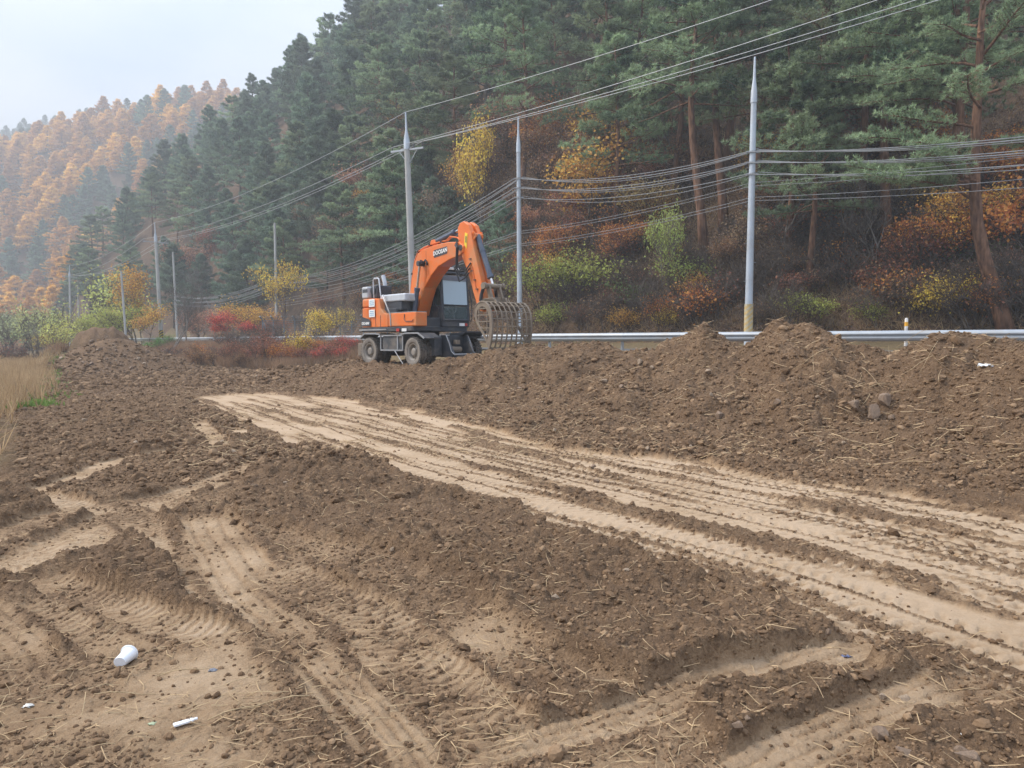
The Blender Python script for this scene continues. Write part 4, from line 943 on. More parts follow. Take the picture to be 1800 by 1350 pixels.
# bushes at the foot of the slope
for px, py, sc, col_, lb in [
 (950,545,1.5,YG,'yellow-green bush right of the slim steel pole'),(990,515,1.3,GO,'golden bush on the slope beside the slim pole'),(1010,545,1.4,YG,'olive bush above the guardrail right of the bucket'),(1060,535,1.5,YG,'broad yellow-olive bush above the guardrail'),(1095,555,1.2,GR,'green bush beside the tall sapling'),
 (1205,530,1.6,LG,'fresh green bush between the sapling and the yellow-banded pole'),(1232,575,1.3,OR,'vivid orange bush at the guardrail left of the yellow-banded pole'),(1020,440,1.1,RB,'red-brown bush below the russet oak'),(1075,480,1.1,RB,'russet bush on the slope left of the sapling'),(1400,570,.9,YG,'low yellow-green bush right of the yellow-banded pole'),
 (1440,575,.8,YG,'small lime bush behind the tallest soil heap'),(1520,575,.8,YG,'small yellow bush left of the delineator post'),(1580,555,1.2,OR,'rusty orange bush behind the delineator post'),(1640,565,1.1,YE,'yellow bush left of the leaning pine foot'),(1600,520,1.3,RB,'brown-red bush up the bank behind the delineator'),
 (1550,540,1.2,RB,'russet bush on the bank right of the bare twigs'),(1690,560,.8,YE,'small golden bush at the leaning pine foot'),(1680,500,1.2,GR,'olive bush under the hanging pine bough'),(1780,545,1.1,GO,'ochre bush right of the leaning pine'),(1745,600,.8,OR,'small orange bush right below the leaning pine'),
 (1160,580,.7,OR,'small orange bush at the foot of the tall sapling'),(1110,585,.8,GO,'small amber bush by the guardrail'),(960,580,1.0,YG,'low olive bush behind the guardrail end near the bucket'),(1180,585,.7,YE,'tiny yellow bush by the guardrail'),(930,500,1.0,OR,'orange bush behind the slim steel pole'),(1130,430,1.0,RB,'dusty red bush beside the sapling top'),
 (575,565,1.1,RB,'brown-red bush behind the mesh fence'),(640,560,1.2,BN,'brown bush behind the fence beside the excavator')]:
    hill_thing(bush_p, px, py, sc, lb, 'bush', col_)
# bare trees
for px, py, sc, lb in [(1150,310,1.3,'grey bare tree with spreading twigs mid-slope'),(1190,290,1.1,'grey bare tree beside the larger bare one'),(1375,500,1.0,'bare crooked tree on the bank right of the yellow-banded pole'),(1490,470,1.1,'bare twiggy tree in front of the red pine trunks'),(1540,520,.9,'thin bare tree on the bank behind the soil heaps'),(880,300,.9,'bare grey tree above the yellow tree'),(420,520,1.3,'bare brown tree at the slope foot between the far poles'),(370,540,1.2,'bare twiggy tree behind the thin grey pole')]:
    hill_thing(bare_p, px, py, sc, lb, 'bare tree')
for i in range(150):
    px = RT.uniform(930, 1850) if i < 110 else RT.uniform(330, 900); py = RT.uniform(380, 585)
    Y = hits(px, py)
    if Y and Y < 110:
        col_ = RT.choice([BN, RB, BN, OR, BN])
        hill_thing(brush_p, px, py, RT.uniform(.8, 1.5), 'tangled brown leafless brush on the bank under the pines', 'bush', col_, 'brown brush on the slope', Y)
for i in range(70):
    px = RT.uniform(540, 1850); py = RT.uniform(250, 560); Y = hits(px, py)
    if Y and Y < 120: hill_thing(bush_p, px, py, RT.uniform(.6, 1.2), 'rusty autumn undergrowth bush between the pine trunks', 'bush', RT.choice([BN, (.30,.20,.12), RB, OR, BN, (.26,.18,.12), GO, PK]), 'autumn undergrowth between the trunks', Y)
# ---- the leaning hero pine and its neighbours at the right
def hero_pine(px, Y, H, lean_x, seed, label, c0, boughs):
    rs = np.random.RandomState(seed); rd = random.Random(seed); p = unproj(px, 575, Y); z0 = hz_at(p.x, Y)-0.2
    root = empty('pine_tree', (p.x, Y, z0)); tag(root, label, 'pine tree'); m = MB(); pth = []
    for i in range(10):
        u = i/9; pth.append(Vector((lean_x*(math.sin(u*2.2)*1.0+0.3*math.sin(u*7)*0.4), 0.3*u*math.sin(u*5), H*u-(0.6 if i == 0 else 0))))
    m.tube(pth, [0.34*(1.3 if i == 0 else 1-0.075*i) for i in range(10)], 12); link('trunk', m.mesh('trunk', M_BARKR, True), root)
    def at(u):
        q = u*9; i = min(int(q), 8); return pth[i].lerp(pth[i+1], q-i)
    m = MB(); C = []; D = []; T = []
    for k, (u, az, Lb, el) in enumerate(boughs):
        dr = Vector((math.cos(az)*math.cos(el), math.sin(az)*math.cos(el), math.sin(el))); p0 = at(u)
        P = [p0+dr*(Lb*t)+Vector((0.15*math.sin(t*5+k), 0.15*math.cos(t*4+k), -0.16*Lb*t*t+0.1*math.sin(t*6+k))) for t in np.linspace(0, 1, 7)]
        m.tube(P, [0.075*(1-0.85*i/6) for i in range(7)], 5, False)
        nt_ = int(Lb*8)
        for j in range(nt_):
            t = 0.22+0.78*(j+rd.random())/nt_; q = t*6; i = min(int(q), 5); pb = P[i].lerp(P[i+1], q-i); s_ = 1 if j % 2 else -1
            lt = (1.3*(1.1-t*0.6))*rd.uniform(.5, 1.1); td = (Vector((-math.sin(az)*s_, math.cos(az)*s_, rd.uniform(-.25, .35)))*0.9+dr*0.7).normalized()
            m.tube([pb, pb+td*lt], [0.014, 0.006], 3, False); bt = rd.gauss(0.5, 0.15)
            for e in range(max(3, int(lt/0.13))):
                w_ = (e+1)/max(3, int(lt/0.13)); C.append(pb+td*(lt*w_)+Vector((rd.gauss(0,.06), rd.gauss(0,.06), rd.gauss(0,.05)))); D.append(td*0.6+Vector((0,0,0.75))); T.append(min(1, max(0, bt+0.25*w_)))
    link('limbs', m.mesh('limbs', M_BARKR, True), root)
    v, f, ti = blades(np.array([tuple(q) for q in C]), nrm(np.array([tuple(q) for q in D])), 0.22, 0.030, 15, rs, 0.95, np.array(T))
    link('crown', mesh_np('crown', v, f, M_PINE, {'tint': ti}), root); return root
for px, py, sc in [(1560,470,1.1),(1380,480,1.05),(1240,450,1.1),(1080,430,1.1),(1440,400,1.0),(1710,440,1.15),(1320,400,1.1),(1620,410,1.1),(1510,430,1.0),(1180,380,1.1),(1420,520,.9),(1130,340,1.1)]:
    hill_thing(near_p, px, py, sc, 'red-barked pine standing on the lower bank among the brush', 'pine tree', None, 'red pines on the lower bank')
W_ = PI
rb = random.Random(17)
hero_pine(1778, 33.5, 15, -2.2, 5, 'big leaning red pine with a thick curved trunk at the bank', .5,
 [(.40,W_+.25,5.6,.30),(.42,W_+.05,6.2,.34),(.44,W_-.2,5.4,.26),(.45,W_+.6,4.6,.3),(.52,W_-.05,5.6,.35),(.47,W_-.35,5.0,.28),(.50,W_+.5,4.2,.30),(.56,0.2,4.0,.2),(.60,W_-.1,4.2,.35),(.66,W_+.9,3.8,.3),(.70,-.6,4.0,.25),(.74,W_-.5,4.0,.3)] + [(0.76+0.024*i, i*2.4, rb.uniform(2.4, 4.2), rb.uniform(.2, .7)) for i in range(10)])
hero_pine(1650, 39, 17, 0.9, 6, 'tall grey-red pine whose broad boughs reach over the cables', .5,
 [(.48,W_+.3,5.6,.10),(.50,W_-.1,6.4,.12),(.54,W_+.2,6.6,.15),(.58,W_-.25,6.4,.2),(.61,W_+.05,6.6,.25),(.52,W_+.1,5.2,.05),(.56,W_-.4,5.4,.12),(.60,W_+.6,4.6,.1),(.63,W_-.1,5.6,.2),(.66,.3,4.4,.15),(.70,W_+.3,5.0,.25),(.72,-.7,4.4,.2),(.75,W_-.7,4.6,.25)] + [(0.78+0.022*i, i*2.4, rb.uniform(2.6, 4.4), rb.uniform(.2, .7)) for i in range(10)])
hero_pine(1470, 43, 16, -1.3, 8, 'slim red-trunked pine leaning left behind the cables', .5,
 [(.55,W_+.1,4.2,.1),(.58,W_-.3,4.4,.12),(.60,.2,4.0,.1),(.62,W_+.2,3.6,.1),(.66,W_-.5,3.8,.2),(.70,.4,3.4,.15),(.73,W_+.9,3.6,.2)] + [(0.75+0.025*i, i*2.4, rb.uniform(2.2, 3.8), rb.uniform(.2, .7)) for i in range(10)])
for o in near_p+mid_p+cone_p: drop(o)
# ------------------------------------------------------------------ wheeled excavator
DUST = (0.27,0.215,0.165)
M_ORANGE = plain('orange_paint', (0.80,0.175,0.022), 0.34, var=0.05, scale=2.0, dirt=(0.50,0.26,0.12), dirt_amt=0.42)
M_CHAR = plain('charcoal_paint', (0.040,0.046,0.056), 0.45, var=0.15, scale=3, dirt=(0.13,0.115,0.10), dirt_amt=0.32)
M_UNDER = plain('chassis_paint', (0.060,0.066,0.074), 0.6, var=0.2, scale=4, dirt=(0.20,0.165,0.13), dirt_amt=0.45)
M_EDGE = plain('worn_steel_edge', (0.36,0.37,0.38), 0.5, 0.3, var=0.2, scale=6, dirt=(0.22,0.19,0.16), dirt_amt=0.4)
M_RUBBER = plain('tyre_rubber', (0.050,0.047,0.044), 0.85, var=0.25, scale=7, dirt=(0.17,0.14,0.11), dirt_amt=0.75)
M_RUBBERW = plain('dusty_sidewall', (0.19,0.165,0.14), 0.9, var=0.2, scale=6, dirt=(0.28,0.24,0.195), dirt_amt=0.6)
M_RIM = plain('dusty_rim', (0.34,0.31,0.27), 0.7, var=0.2, scale=6, dirt=(0.22,0.18,0.14), dirt_amt=0.5)
M_GREYP = plain('grey_cover_paint', (0.52,0.55,0.58), 0.5, var=0.1, scale=3, dirt=(0.36,0.33,0.3), dirt_amt=0.3)
M_CHROME = plain('cylinder_rod', (0.62,0.60,0.58), 0.18, 0.9, var=0.08, scale=5)
M_CYL = plain('cylinder_paint', (0.065,0.085,0.125), 0.4, var=0.12, scale=4, dirt=(0.16,0.15,0.15), dirt_amt=0.3)
M_HOSE = plain('hose_rubber', (0.022,0.022,0.024), 0.6, var=0.2)
M_MUD = plain('muddy_steel', (0.235,0.19,0.14), 0.85, var=0.22, scale=7, bump=0.006, dirt=(0.17,0.13,0.10), dirt_amt=0.45)
M_PAPER = plain('white_notice', (0.80,0.82,0.80), 0.7, var=0.05); M_PRINT = plain('notice_print', (0.30,0.48,0.62), 0.7, var=0.3, scale=30)
M_WHITE = plain('white_letter', (0.82,0.82,0.80), 0.5, var=0.05); M_DECAL = plain('decal_dark', (0.055,0.058,0.066), 0.4, var=0.1)
M_YEL = plain('warning_yellow', (0.85,0.62,0.04), 0.5, var=0.1); M_LAMP = plain('lamp_lens', (0.80,0.80,0.78), 0.2, var=0.05); M_REDL = plain('red_lens', (0.45,0.03,0.02), 0.25, var=0.1)
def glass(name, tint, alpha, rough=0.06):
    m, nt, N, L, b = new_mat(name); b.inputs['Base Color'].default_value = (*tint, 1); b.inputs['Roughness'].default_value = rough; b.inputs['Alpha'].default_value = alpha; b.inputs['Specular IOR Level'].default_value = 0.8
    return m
M_GLASS = glass('windscreen_glass', (0.46,0.60,0.68), 0.85); M_GLASS2 = glass('clear_cab_glass', (0.05,0.09,0.09), 0.40)  # windscreen tint: pale blind tone with the sky's reflection put into the colour
M_SEAT = plain('seat_fabric', (0.03,0.06,0.055), 0.8, var=0.2)
EX = empty('wheeled_excavator', (-3.2, 26.0, 0.78), math.radians(-50))
tag(EX, 'orange and charcoal wheeled excavator with a skeleton grid bucket on the soil bench', 'excavator')
# -- lower machine, turned a little against the house
LOW = Matrix.Rotation(math.radians(3), 4, 'Z')
def low(): m = MB(); m.M = LOW; return m
low().box((0,0,0.80), (3.5,0.86,0.42)).build('chassis', M_UNDER, EX, bevel=0.04)
for ax in (-1.32, 1.32): low().tube([(ax,-1.2,0.48),(ax,1.2,0.48)], 0.11, 12).box((ax,0,0.50), (0.42,0.5,0.40)).build('axle', M_UNDER, EX, bevel=0.02)
low().tube([(0,0,0.98),(0,0,1.18)], 0.66, 32).build('slew_ring', M_UNDER, EX, smooth=True)
R_T = 0.50
def tyre_mesh():
    m = MB(); prof = [(0.27,-0.10),(0.33,-0.125),(0.42,-0.135),(0.465,-0.128),(0.478,-0.09),(0.48,0),(0.478,0.09),(0.465,0.128),(0.42,0.135),(0.33,0.125),(0.27,0.10)]
    m.lathe(prof, 44, 'y')
    for k in range(34):
        for sd_ in (-1, 1):
            a = 2*PI*(k+0.5*(sd_ > 0))/34; R = Matrix.Rotation(-a, 3, 'Y'); c = R @ Vector((0.472, sd_*0.070, 0)); m.box(c, (0.055,0.125,0.045), R @ Matrix.Rotation(sd_*0.35, 3, 'X'))
    return m.mesh('tyre', M_RUBBER, False)
def wall_mesh(s):
    m = MB(); m.lathe([(0.285,s*0.112),(0.335,s*0.131),(0.42,s*0.141),(0.455,s*0.137),(0.42,s*0.132),(0.335,s*0.122)], 44, 'y'); return m.mesh('sidewall', M_RUBBERW, True)
def rim_mesh(s):
    m = MB(); m.lathe([(0.285,s*0.12),(0.285,s*-0.10),(0.24,s*-0.06),(0.235,s*0.06),(0.265,s*0.118)], 36, 'y'); m.lathe([(0.24,s*-0.02),(0.13,s*0.01),(0.13,s*0.09),(0.10,s*0.115),(0.0,s*0.118),(0.0,s*-0.02)], 28, 'y')
    for k in range(10):
        a = 2*PI*k/10; m.tube([(0.18*math.cos(a), 0, 0.18*math.sin(a)), (0.18*math.cos(a), s*0.035, 0.18*math.sin(a))], 0.016, 6)
    return m.mesh('rim', M_RIM, True)
TM = tyre_mesh(); WM = {s: wall_mesh(s) for s in (-1,1)}; RM = {s: rim_mesh(s) for s in (-1,1)}
for r_ in RM.values(): r_.set_sharp_from_angle(angle=math.radians(35))
for ax in (-1.32, 1.32):
    for s in (-1, 1):
        for k, yy in enumerate((1.16, 0.80)):
            wl = empty('wheel'); wl.parent = EX; wl.location = LOW @ Vector((ax, s*yy, 0.47)); wl.rotation_euler = (0, RT.uniform(0, 1), math.radians(6)+(math.radians(-5) if ax > 0 else 0))
            link('tyre', TM, wl); link('sidewall', WM[s], wl); link('rim', RM[s], wl)
for s in (-1, 1):
    # tool box with its pale frame between the wheels
    low().box((0,s*0.92,0.76), (1.20,0.55,0.46)).build('tool_box', M_UNDER, EX, bevel=0.02)
    m = low(); y = s*1.215
    for a_, b_ in (((-.66,y,.52),(.66,y,.52)),((-.66,y,1.02),(.66,y,1.02)),((-.66,y,.50),(-.66,y,1.04)),((.66,y,.50),(.66,y,1.04)),((.36,y,.52),(.36,y,1.02))): m.bar(a_, b_, 0.035, 0.05)
    m.build('tool_box_frame', M_EDGE, EX)
    # mudguards: bent plates over the tyres
    for ax in (-1, 1):
        m = low(); pr = [(ax*0.62,1.06),(ax*0.95,1.09),(ax*1.60,1.09),(ax*1.95,0.92)]
        for i in range(3):
            (xa, za), (xb, zb) = pr[i], pr[i+1]; m.bar((xa, s*0.95, za), (xb, s*0.95, zb), 0.66, 0.025)
        m.build('mudguard', M_UNDER, EX)
        m = low()
        for i in range(3):
            (xa, za), (xb, zb) = pr[i], pr[i+1]; m.bar((xa, s*1.285, za), (xb, s*1.285, zb), 0.02, 0.05)
        m.build('mudguard_edge', M_EDGE, EX)
# front support bracket and rear block
m = low(); pf = [(1.72,1.02),(2.02,1.02),(2.42,0.42),(2.36,0.30),(1.72,0.30)]
for y in (-0.42, 0.42): m.prism(pf, y-0.03, y+0.03)
m.box((1.80,0,0.66), (0.12,0.84,0.70)).box((2.05,0,0.34), (0.55,0.80,0.06)).build('front_bracket', M_CHAR, EX, bevel=0.01)
m = low()
for y in (-0.46, 0.46):
    m.tube([(1.74,y,1.03),(2.02,y,1.03),(2.20,y,0.74),(2.30,y,0.50),(2.44,y,0.40)], 0.016, 6)
m.tube([(2.44,-0.46,0.40),(2.44,0.46,0.40)], 0.025, 6); m.build('bracket_edge', M_EDGE, EX)
low().tube([(1.95,-0.2,0.55),(1.95,0.2,0.55)], 0.10, 14).box((1.98,0.02,0.80), (0.16,0.16,0.14)).build('bracket_pin', M_MUD, EX)
low().box((1.78,-0.72,0.66), (0.34,0.30,0.62)).build('side_support', M_CHAR, EX, bevel=0.02)
low().box((-2.12,-0.2,0.52), (0.32,1.9,0.46)).build('rear_block', M_MUD, EX, bevel=0.03)
m = low(); m.prism([(1.30,1.06),(2.15,1.16),(2.15,1.12),(1.75,0.98),(1.35,0.98)], 0.25, 1.20); m.build('front_step_plate', M_CHAR, EX)
low().tube([(0.25,-1.26,0.50),(0.62,-1.36,0.30),(0.95,-1.42,0.08)], 0.016, 5).build('hanging_rod', M_EDGE, EX)
# -- house
def rounded(pts, r=0.12, n=5):
    o = []
    for i in range(len(pts)):
        a = Vector(pts[i-1]).to_3d(); b = Vector(pts[i]).to_3d(); c = Vector(pts[(i+1) % len(pts)]).to_3d()
        ra = min(r, (a-b).length*0.45, (c-b).length*0.45); p = b+(a-b).normalized()*ra; q = b+(c-b).normalized()*ra
        for k in range(n+1):
            t = k/n; w_ = p*(1-t)**2+b*2*t*(1-t)+q*t*t; o.append((w_.x, w_.y))
    return o
MB().slab(rounded([(-2.05,-1.24),(1.45,-1.24),(1.45,-0.5),(1.15,0.1),(1.15,1.22),(-2.05,1.22)], 0.15), 1.16, 1.31).build('deck', M_CHAR, EX, bevel=0.015)
MB().box((-1.15,-1.256,1.225), (1.9,0.02,0.05)).build('deck_rub_strip', M_EDGE, EX)
cw = rounded([(-2.10,-1.25),(-1.30,-1.25),(-1.30,1.22),(-2.10,1.22)], 0.38, 8)
MB().slab(cw, 1.31, 2.0).build('counterweight', M_ORANGE, EX, bevel=0.03, smooth=False)
MB().slab(rounded([(-2.12,-1.24),(-1.05,-1.24),(-1.05,1.2),(-2.12,1.2)], 0.38, 8), 2.012, 2.33).build('counterweight_top', M_ORANGE, EX, bevel=0.07, seg=4)
MB().prism([(-1.29,1.315),(-0.15,1.315),(-0.15,1.74),(-0.42,1.80),(-0.60,1.95),(-0.72,2.30),(-1.03,2.30),(-1.03,2.005),(-1.29,2.005)], -1.235, -0.95).build('side_door', M_ORANGE, EX, bevel=0.02)
MB().box((-0.96,-1.238,1.66), (0.012,0.01,0.66)).box((-0.62,-1.238,1.52), (0.012,0.01,0.40)).build('door_gap', M_DECAL, EX)
MB().box((0.76,-1.02,1.545), (1.75,0.44,0.46)).build('fuel_tank', M_ORANGE, EX, bevel=0.04, seg=3)
m = MB(); m.box((0.76,-1.02,1.785), (1.70,0.42,0.025)).build('tank_step', M_EDGE, EX)
MB().tube([(0.95,-1.25,1.72),(0.95,-1.262,1.55),(1.02,-1.262,1.48),(1.45,-1.262,1.48),(1.5,-1.262,1.54)], 0.012, 5).build('grab_wire', M_CHAR, EX)
MB().box((-0.35,-0.30,1.85), (1.7,1.15,1.1)).build('engine_cover', M_CHAR, EX, bevel=0.04)
MB().box((-0.10,-0.82,2.30), (1.65,0.52,0.26)).build('top_grey_cover', M_GREYP, EX, bevel=0.05, seg=3)
MB().box((-0.05,-0.93,2.03), (1.1,0.30,0.30)).build('dark_hood', M_CHAR, EX, bevel=0.03)
MB().box((-0.25,-0.98,1.80), (0.95,0.25,0.32)).build('dark_hood_step', M_CHAR, EX, bevel=0.03)
MB().box((-0.68,-1.10,1.86), (0.12,0.10,0.30)).build('yellow_marking', M_YEL, EX)
MB().box((0.1,-1.10,2.20), (1.3,0.015,0.025)).build('hood_trim', M_EDGE, EX)
# engine air unit on the tail
m = MB(); m.box((-1.85,-0.75,2.56), (0.42,0.85,0.42)).build('intake_housing', M_GREYP, EX, bevel=0.05, seg=3)
for k in range(6): MB().box((-1.96+0.06*k,-1.178,2.62), (0.034,0.012,0.12)).build('louvre', M_DECAL, EX)
MB().box((-1.50,-0.70,2.58), (0.46,0.62,0.46)).tube([(-1.5,-1.0,2.62),(-1.5,-1.06,2.62)], 0.15, 14).build('engine_hood', M_CHAR, EX, bevel=0.04)
MB().tube([(-1.62,-0.45,2.7),(-1.66,-0.45,2.95),(-1.78,-0.45,3.2)], 0.075, 12).build('exhaust_pipe', M_GREYP, EX, smooth=True)
m = MB(); m.tube([(-1.35,-1.08,2.36),(-1.35,-1.10,2.98),(-1.28,-1.10,3.03),(-1.02,-1.10,3.03),(-0.95,-1.10,2.98),(-0.80,-1.12,2.40)], 0.024, 6); m.build('handrail', M_GREYP, EX, smooth=True)
m = MB(); m.tube([(-0.60,-1.14,2.42),(-0.50,-1.2,2.36),(0.05,-1.25,1.72),(0.08,-1.25,1.34)], 0.026, 6); m.build('handrail', M_EDGE, EX, smooth=True)
# decals and notices
MB().prism([(-1.96,1.36),(-1.28,1.36),(-1.28,1.52),(-1.40,1.60),(-1.92,1.70)], -1.262, -1.254).build('model_plate', M_DECAL, EX)
for zc in (2.16, 1.80):
    n_ = MB().box((-1.17,-1.268,zc), (0.40,0.006,0.26)).build('notice_sheet', M_PAPER, EX)
    for k in range(3): MB().box((-1.17,-1.273,zc+0.07-0.065*k), (0.30-0.05*(k == 0),0.003,0.032)).build('notice_print', M_PRINT, n_)
def text_mesh(body, size, mat, bold=0.012, ext=0.003):
    cu = bpy.data.curves.new('lettering', 'FONT'); cu.body = body; cu.size = size; cu.extrude = ext; cu.offset = bold; cu.align_x = 'CENTER'; cu.align_y = 'CENTER'; cu.space_character = 1.04; cu.resolution_u = 3
    o = bpy.data.objects.new('lettering', cu); COL.objects.link(o); bpy.context.view_layer.update()
    me = bpy.data.meshes.new_from_object(o.evaluated_get(bpy.context.evaluated_depsgraph_get())); bpy.data.objects.remove(o); me.materials.clear(); me.materials.append(mat); return me
def side_text(body, c, size, mat, parent, ang=0.0, bold=0.012, sx=1.0):
    """lettering on the right-hand side of the machine (faces local -y)"""
    o = link('lettering', text_mesh(body, size, mat, bold), parent); o.location = c; o.rotation_euler = (PI/2, -ang, 0); o.scale = (sx, 1, 1); return o
side_text('DX140W', (-1.64,-1.266,1.45), 0.13, M_WHITE, EX, 0.0, 0.006)
# lamps on deck
MB().box((0.95,-1.262,1.20), (0.28,0.02,0.10)).build('side_lamp', M_LAMP, EX); MB().box((0.55,-1.262,1.20), (0.18,0.02,0.10)).build('side_reflector', M_REDL, EX)
# -- cab
x0, x1, y0, y1, zb_, zt = -0.45, 1.18, 0.10, 1.24, 1.31, 3.26
MB().prism([(x0,zb_),(x1,zb_),(x1,zb_+0.22),(x1-0.02,zb_+0.26),(x0,zb_+0.26)], y0, y1).build('cab_floor', M_CHAR, EX, bevel=0.03)
m = MB(); sl = 0.16                                             # windscreen leans back
fx = lambda z: x1 - sl*(z-zb_-0.2)/(zt-zb_-0.2)
for y in (y0+0.04, y1-0.04): m.tube([(fx(zb_+.2), y, zb_+0.2), (fx(2.3), y, 2.3), (fx(zt-.12), y, zt-0.12), (fx(zt)-0.14, y, zt-0.02), (x0+0.2, y, zt-0.02), (x0+0.03, y, zt-0.16), (x0+0.03, y, zb_+0.2)], 0.055, 8)
m.tube([(fx(zt-.1), y0+.04, zt-0.10), (fx(zt-.1), y1-.04, zt-0.10)], 0.055, 8); m.tube([(fx(2.05), y0+.04, 2.05), (fx(2.05), y1-.04, 2.05)], 0.026, 8); m.tube([(fx(1.5), y0+.04, 1.55), (fx(1.5), y1-.04, 1.55)], 0.04, 8)
m.build('cab_frame', M_CHAR, EX, smooth=True)
for y in (y0+0.005, y1-0.005): MB().box(((x0+x1)/2-0.02, y, 1.72), (x1-x0-0.06, 0.03, 0.62)).build('cab_side_panel', M_CHAR, EX, bevel=0.01)
MB().box((x0+0.02, (y0+y1)/2, 1.95), (0.03, y1-y0-0.08, 1.2)).build('cab_rear_panel', M_CHAR, EX)
for y in (y0+0.01, y1-0.01): MB().prism([(x0+0.12,2.06),(fx(2.06)-0.08,2.06),(fx(3.1)-0.08,3.08),(x0+0.16,3.08)], y-0.006, y+0.006).build('side_window', M_GLASS2, EX)
MB().prism([(x0+0.12,zt-0.05),(fx(zt)-0.05,zt-0.05),(fx(zt)-0.05,zt+0.03),(x0+0.15,zt+0.05)], y0+0.02, y1-0.02).build('cab_roof', M_CHAR, EX, bevel=0.03)
def pane(z0, z1, off, name, mat):
    v = [(fx(z0)+off, y0+0.08, z0), (fx(z0)+off, y1-0.08, z0), (fx(z1)+off, y1-0.08, z1), (fx(z1)+off, y0+0.08, z1)]
    v += [(a-0.012, b, c) for a, b, c in v]; m = MB(); m.add(v, [(0,1,2,3),(7,6,5,4),(0,4,5,1),(1,5,6,2),(2,6,7,3),(3,7,4,0)]); return m.build(name, mat, EX)
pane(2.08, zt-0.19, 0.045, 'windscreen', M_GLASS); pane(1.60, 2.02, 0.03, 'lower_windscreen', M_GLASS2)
pane(zt-0.36, zt-0.195, 0.062, 'sun_strip', plain('sun_strip', (0.13,0.14,0.17), 0.4))
m = MB(); m.box((fx(zt)-0.02, (y0+y1)/2, zt+0.07), (0.10, 0.95, 0.06)); m.tube([(fx(zt)+0.05,y0,zt+0.12),(fx(zt)+0.05,y1,zt+0.12)], 0.018, 5); m.build('roof_visor', M_CHAR, EX, bevel=0.01)
for y in (0.55, 0.83): MB().box((fx(zt)+0.05, y, zt+0.05), (0.05, 0.22, 0.085)).build('work_lamp', M_LAMP, EX, bevel=0.015)
m = MB(); m.box((0.15,0.7,1.80), (0.5,0.5,0.14)).box((-0.12,0.7,2.25), (0.14,0.48,0.85)).build('operator_seat', M_SEAT, EX, bevel=0.05, seg=3)
m = MB(); m.lathe([(0.165,-0.014),(0.19,-0.014),(0.19,0.014),(0.165,0.014)], 24, 'x', (0.72,0.84,1.97)); m.tube([(0.72,0.84,1.97),(0.95,0.84,1.35)], 0.03, 8); m.box((0.72,0.84,1.97), (0.03,0.34,0.03)); m.build('steering_wheel', M_EDGE, EX)
m = MB(); m.tube([(0.55,0.48,1.55),(0.58,0.47,2.05)], 0.035, 8); m.build('control_lever', plain('pale_green_lever', (0.25,0.42,0.36), 0.6), EX)
m = MB(); m.tube([(fx(2.7)+0.02,y0,2.75),(fx(2.7)+0.14,y0-0.06,2.78),(fx(2.7)+0.14,y0-0.06,2.55)], 0.012, 5); m.build('wiper_arm', M_CHAR, EX)
m = MB(); m.tube([(x1-0.1,y1,2.95),(x1+0.05,y1+0.22,3.0),(x1+0.05,y1+0.26,2.9)], 0.014, 6); m.box((x1+0.05,y1+0.27,2.72), (0.05,0.16,0.32)); m.build('mirror', M_CHAR, EX, bevel=0.01)
m = MB(); m.tube([(x1+0.02,y1+0.02,1.5),(x1+0.08,y1+0.06,1.6),(x1+0.06,y1+0.06,2.2),(x1-0.04,y1+0.03,2.6)], 0.016, 6); m.build('grab_rail', M_CHAR, EX)
MB().box((x1+0.005,0.92,1.40), (0.02,0.22,0.10)).build('front_lamp', M_LAMP, EX); MB().box((x1+0.005,1.10,1.40), (0.02,0.10,0.10)).build('front_reflector', M_REDL, EX)
PRE = set(COL.objects)
# -- boom (one banana-shaped box girder), its cylinders and hoses
BY = -0.22
boom = [(-0.12,1.62),(0.05,2.35),(0.22,3.15),(0.38,3.62),(0.58,3.90),(0.95,4.02),(1.6,4.10),(2.4,4.12),(3.05,4.06),(3.30,3.90),(3.28,3.70),(3.05,3.60),(2.5,3.52),(1.85,3.34),(1.42,3.06),(1.00,2.66),(0.72,2.15),(0.48,1.62),(0.2,1.50)]
bo = MB().prism(boom, BY-0.25, BY+0.25).build('boom', M_ORANGE, EX, bevel=0.025, seg=2)
MB().prism([(1.06,4.0),(1.25,4.32),(1.42,4.32),(1.62,4.08)], BY-0.13, BY-0.07).prism([(1.06,4.0),(1.25,4.32),(1.42,4.32),(1.62,4.08)], BY+0.07, BY+0.13).build('cylinder_lug', M_ORANGE, bo, bevel=0.01)
m = MB()
for dy in (-0.21, -0.14): m.tube([(-0.02,BY+dy,1.9),(0.02,BY+dy,2.35),(0.18,BY+dy,3.2),(0.34,BY+dy,3.68),(0.55,BY+dy,3.97),(0.95,BY+dy,4.09),(1.6,BY+dy,4.17),(2.3,BY+dy,4.19),(2.5,BY+dy,4.30),(2.9,BY+dy,4.22),(3.05,BY+dy,4.12)], 0.022, 6)
m.build('hydraulic_line', M_ORANGE, bo, smooth=True)
for x, z in ((0.02,2.35),(0.18,3.2),(0.55,3.97),(1.3,4.14),(2.0,4.18)): MB().box((x,BY-0.18,z), (0.06,0.16,0.06)).build('line_clamp', M_CHAR, bo)
pl = MB().prism([(1.62,3.66),(2.38,3.74),(2.38,3.98),(1.62,3.92)], BY-0.262, BY-0.254).build('name_plate', M_DECAL, bo)
side_text('DOOSAN', (2.0,BY-0.268,3.825), 0.185, M_WHITE, bo, math.radians(5), 0.005)
MB().box((1.12,BY-0.252,3.45), (0.012,0.008,0.95)).build('weld_seam', plain('weld_line', (0.45,0.10,0.015), 0.6), bo)
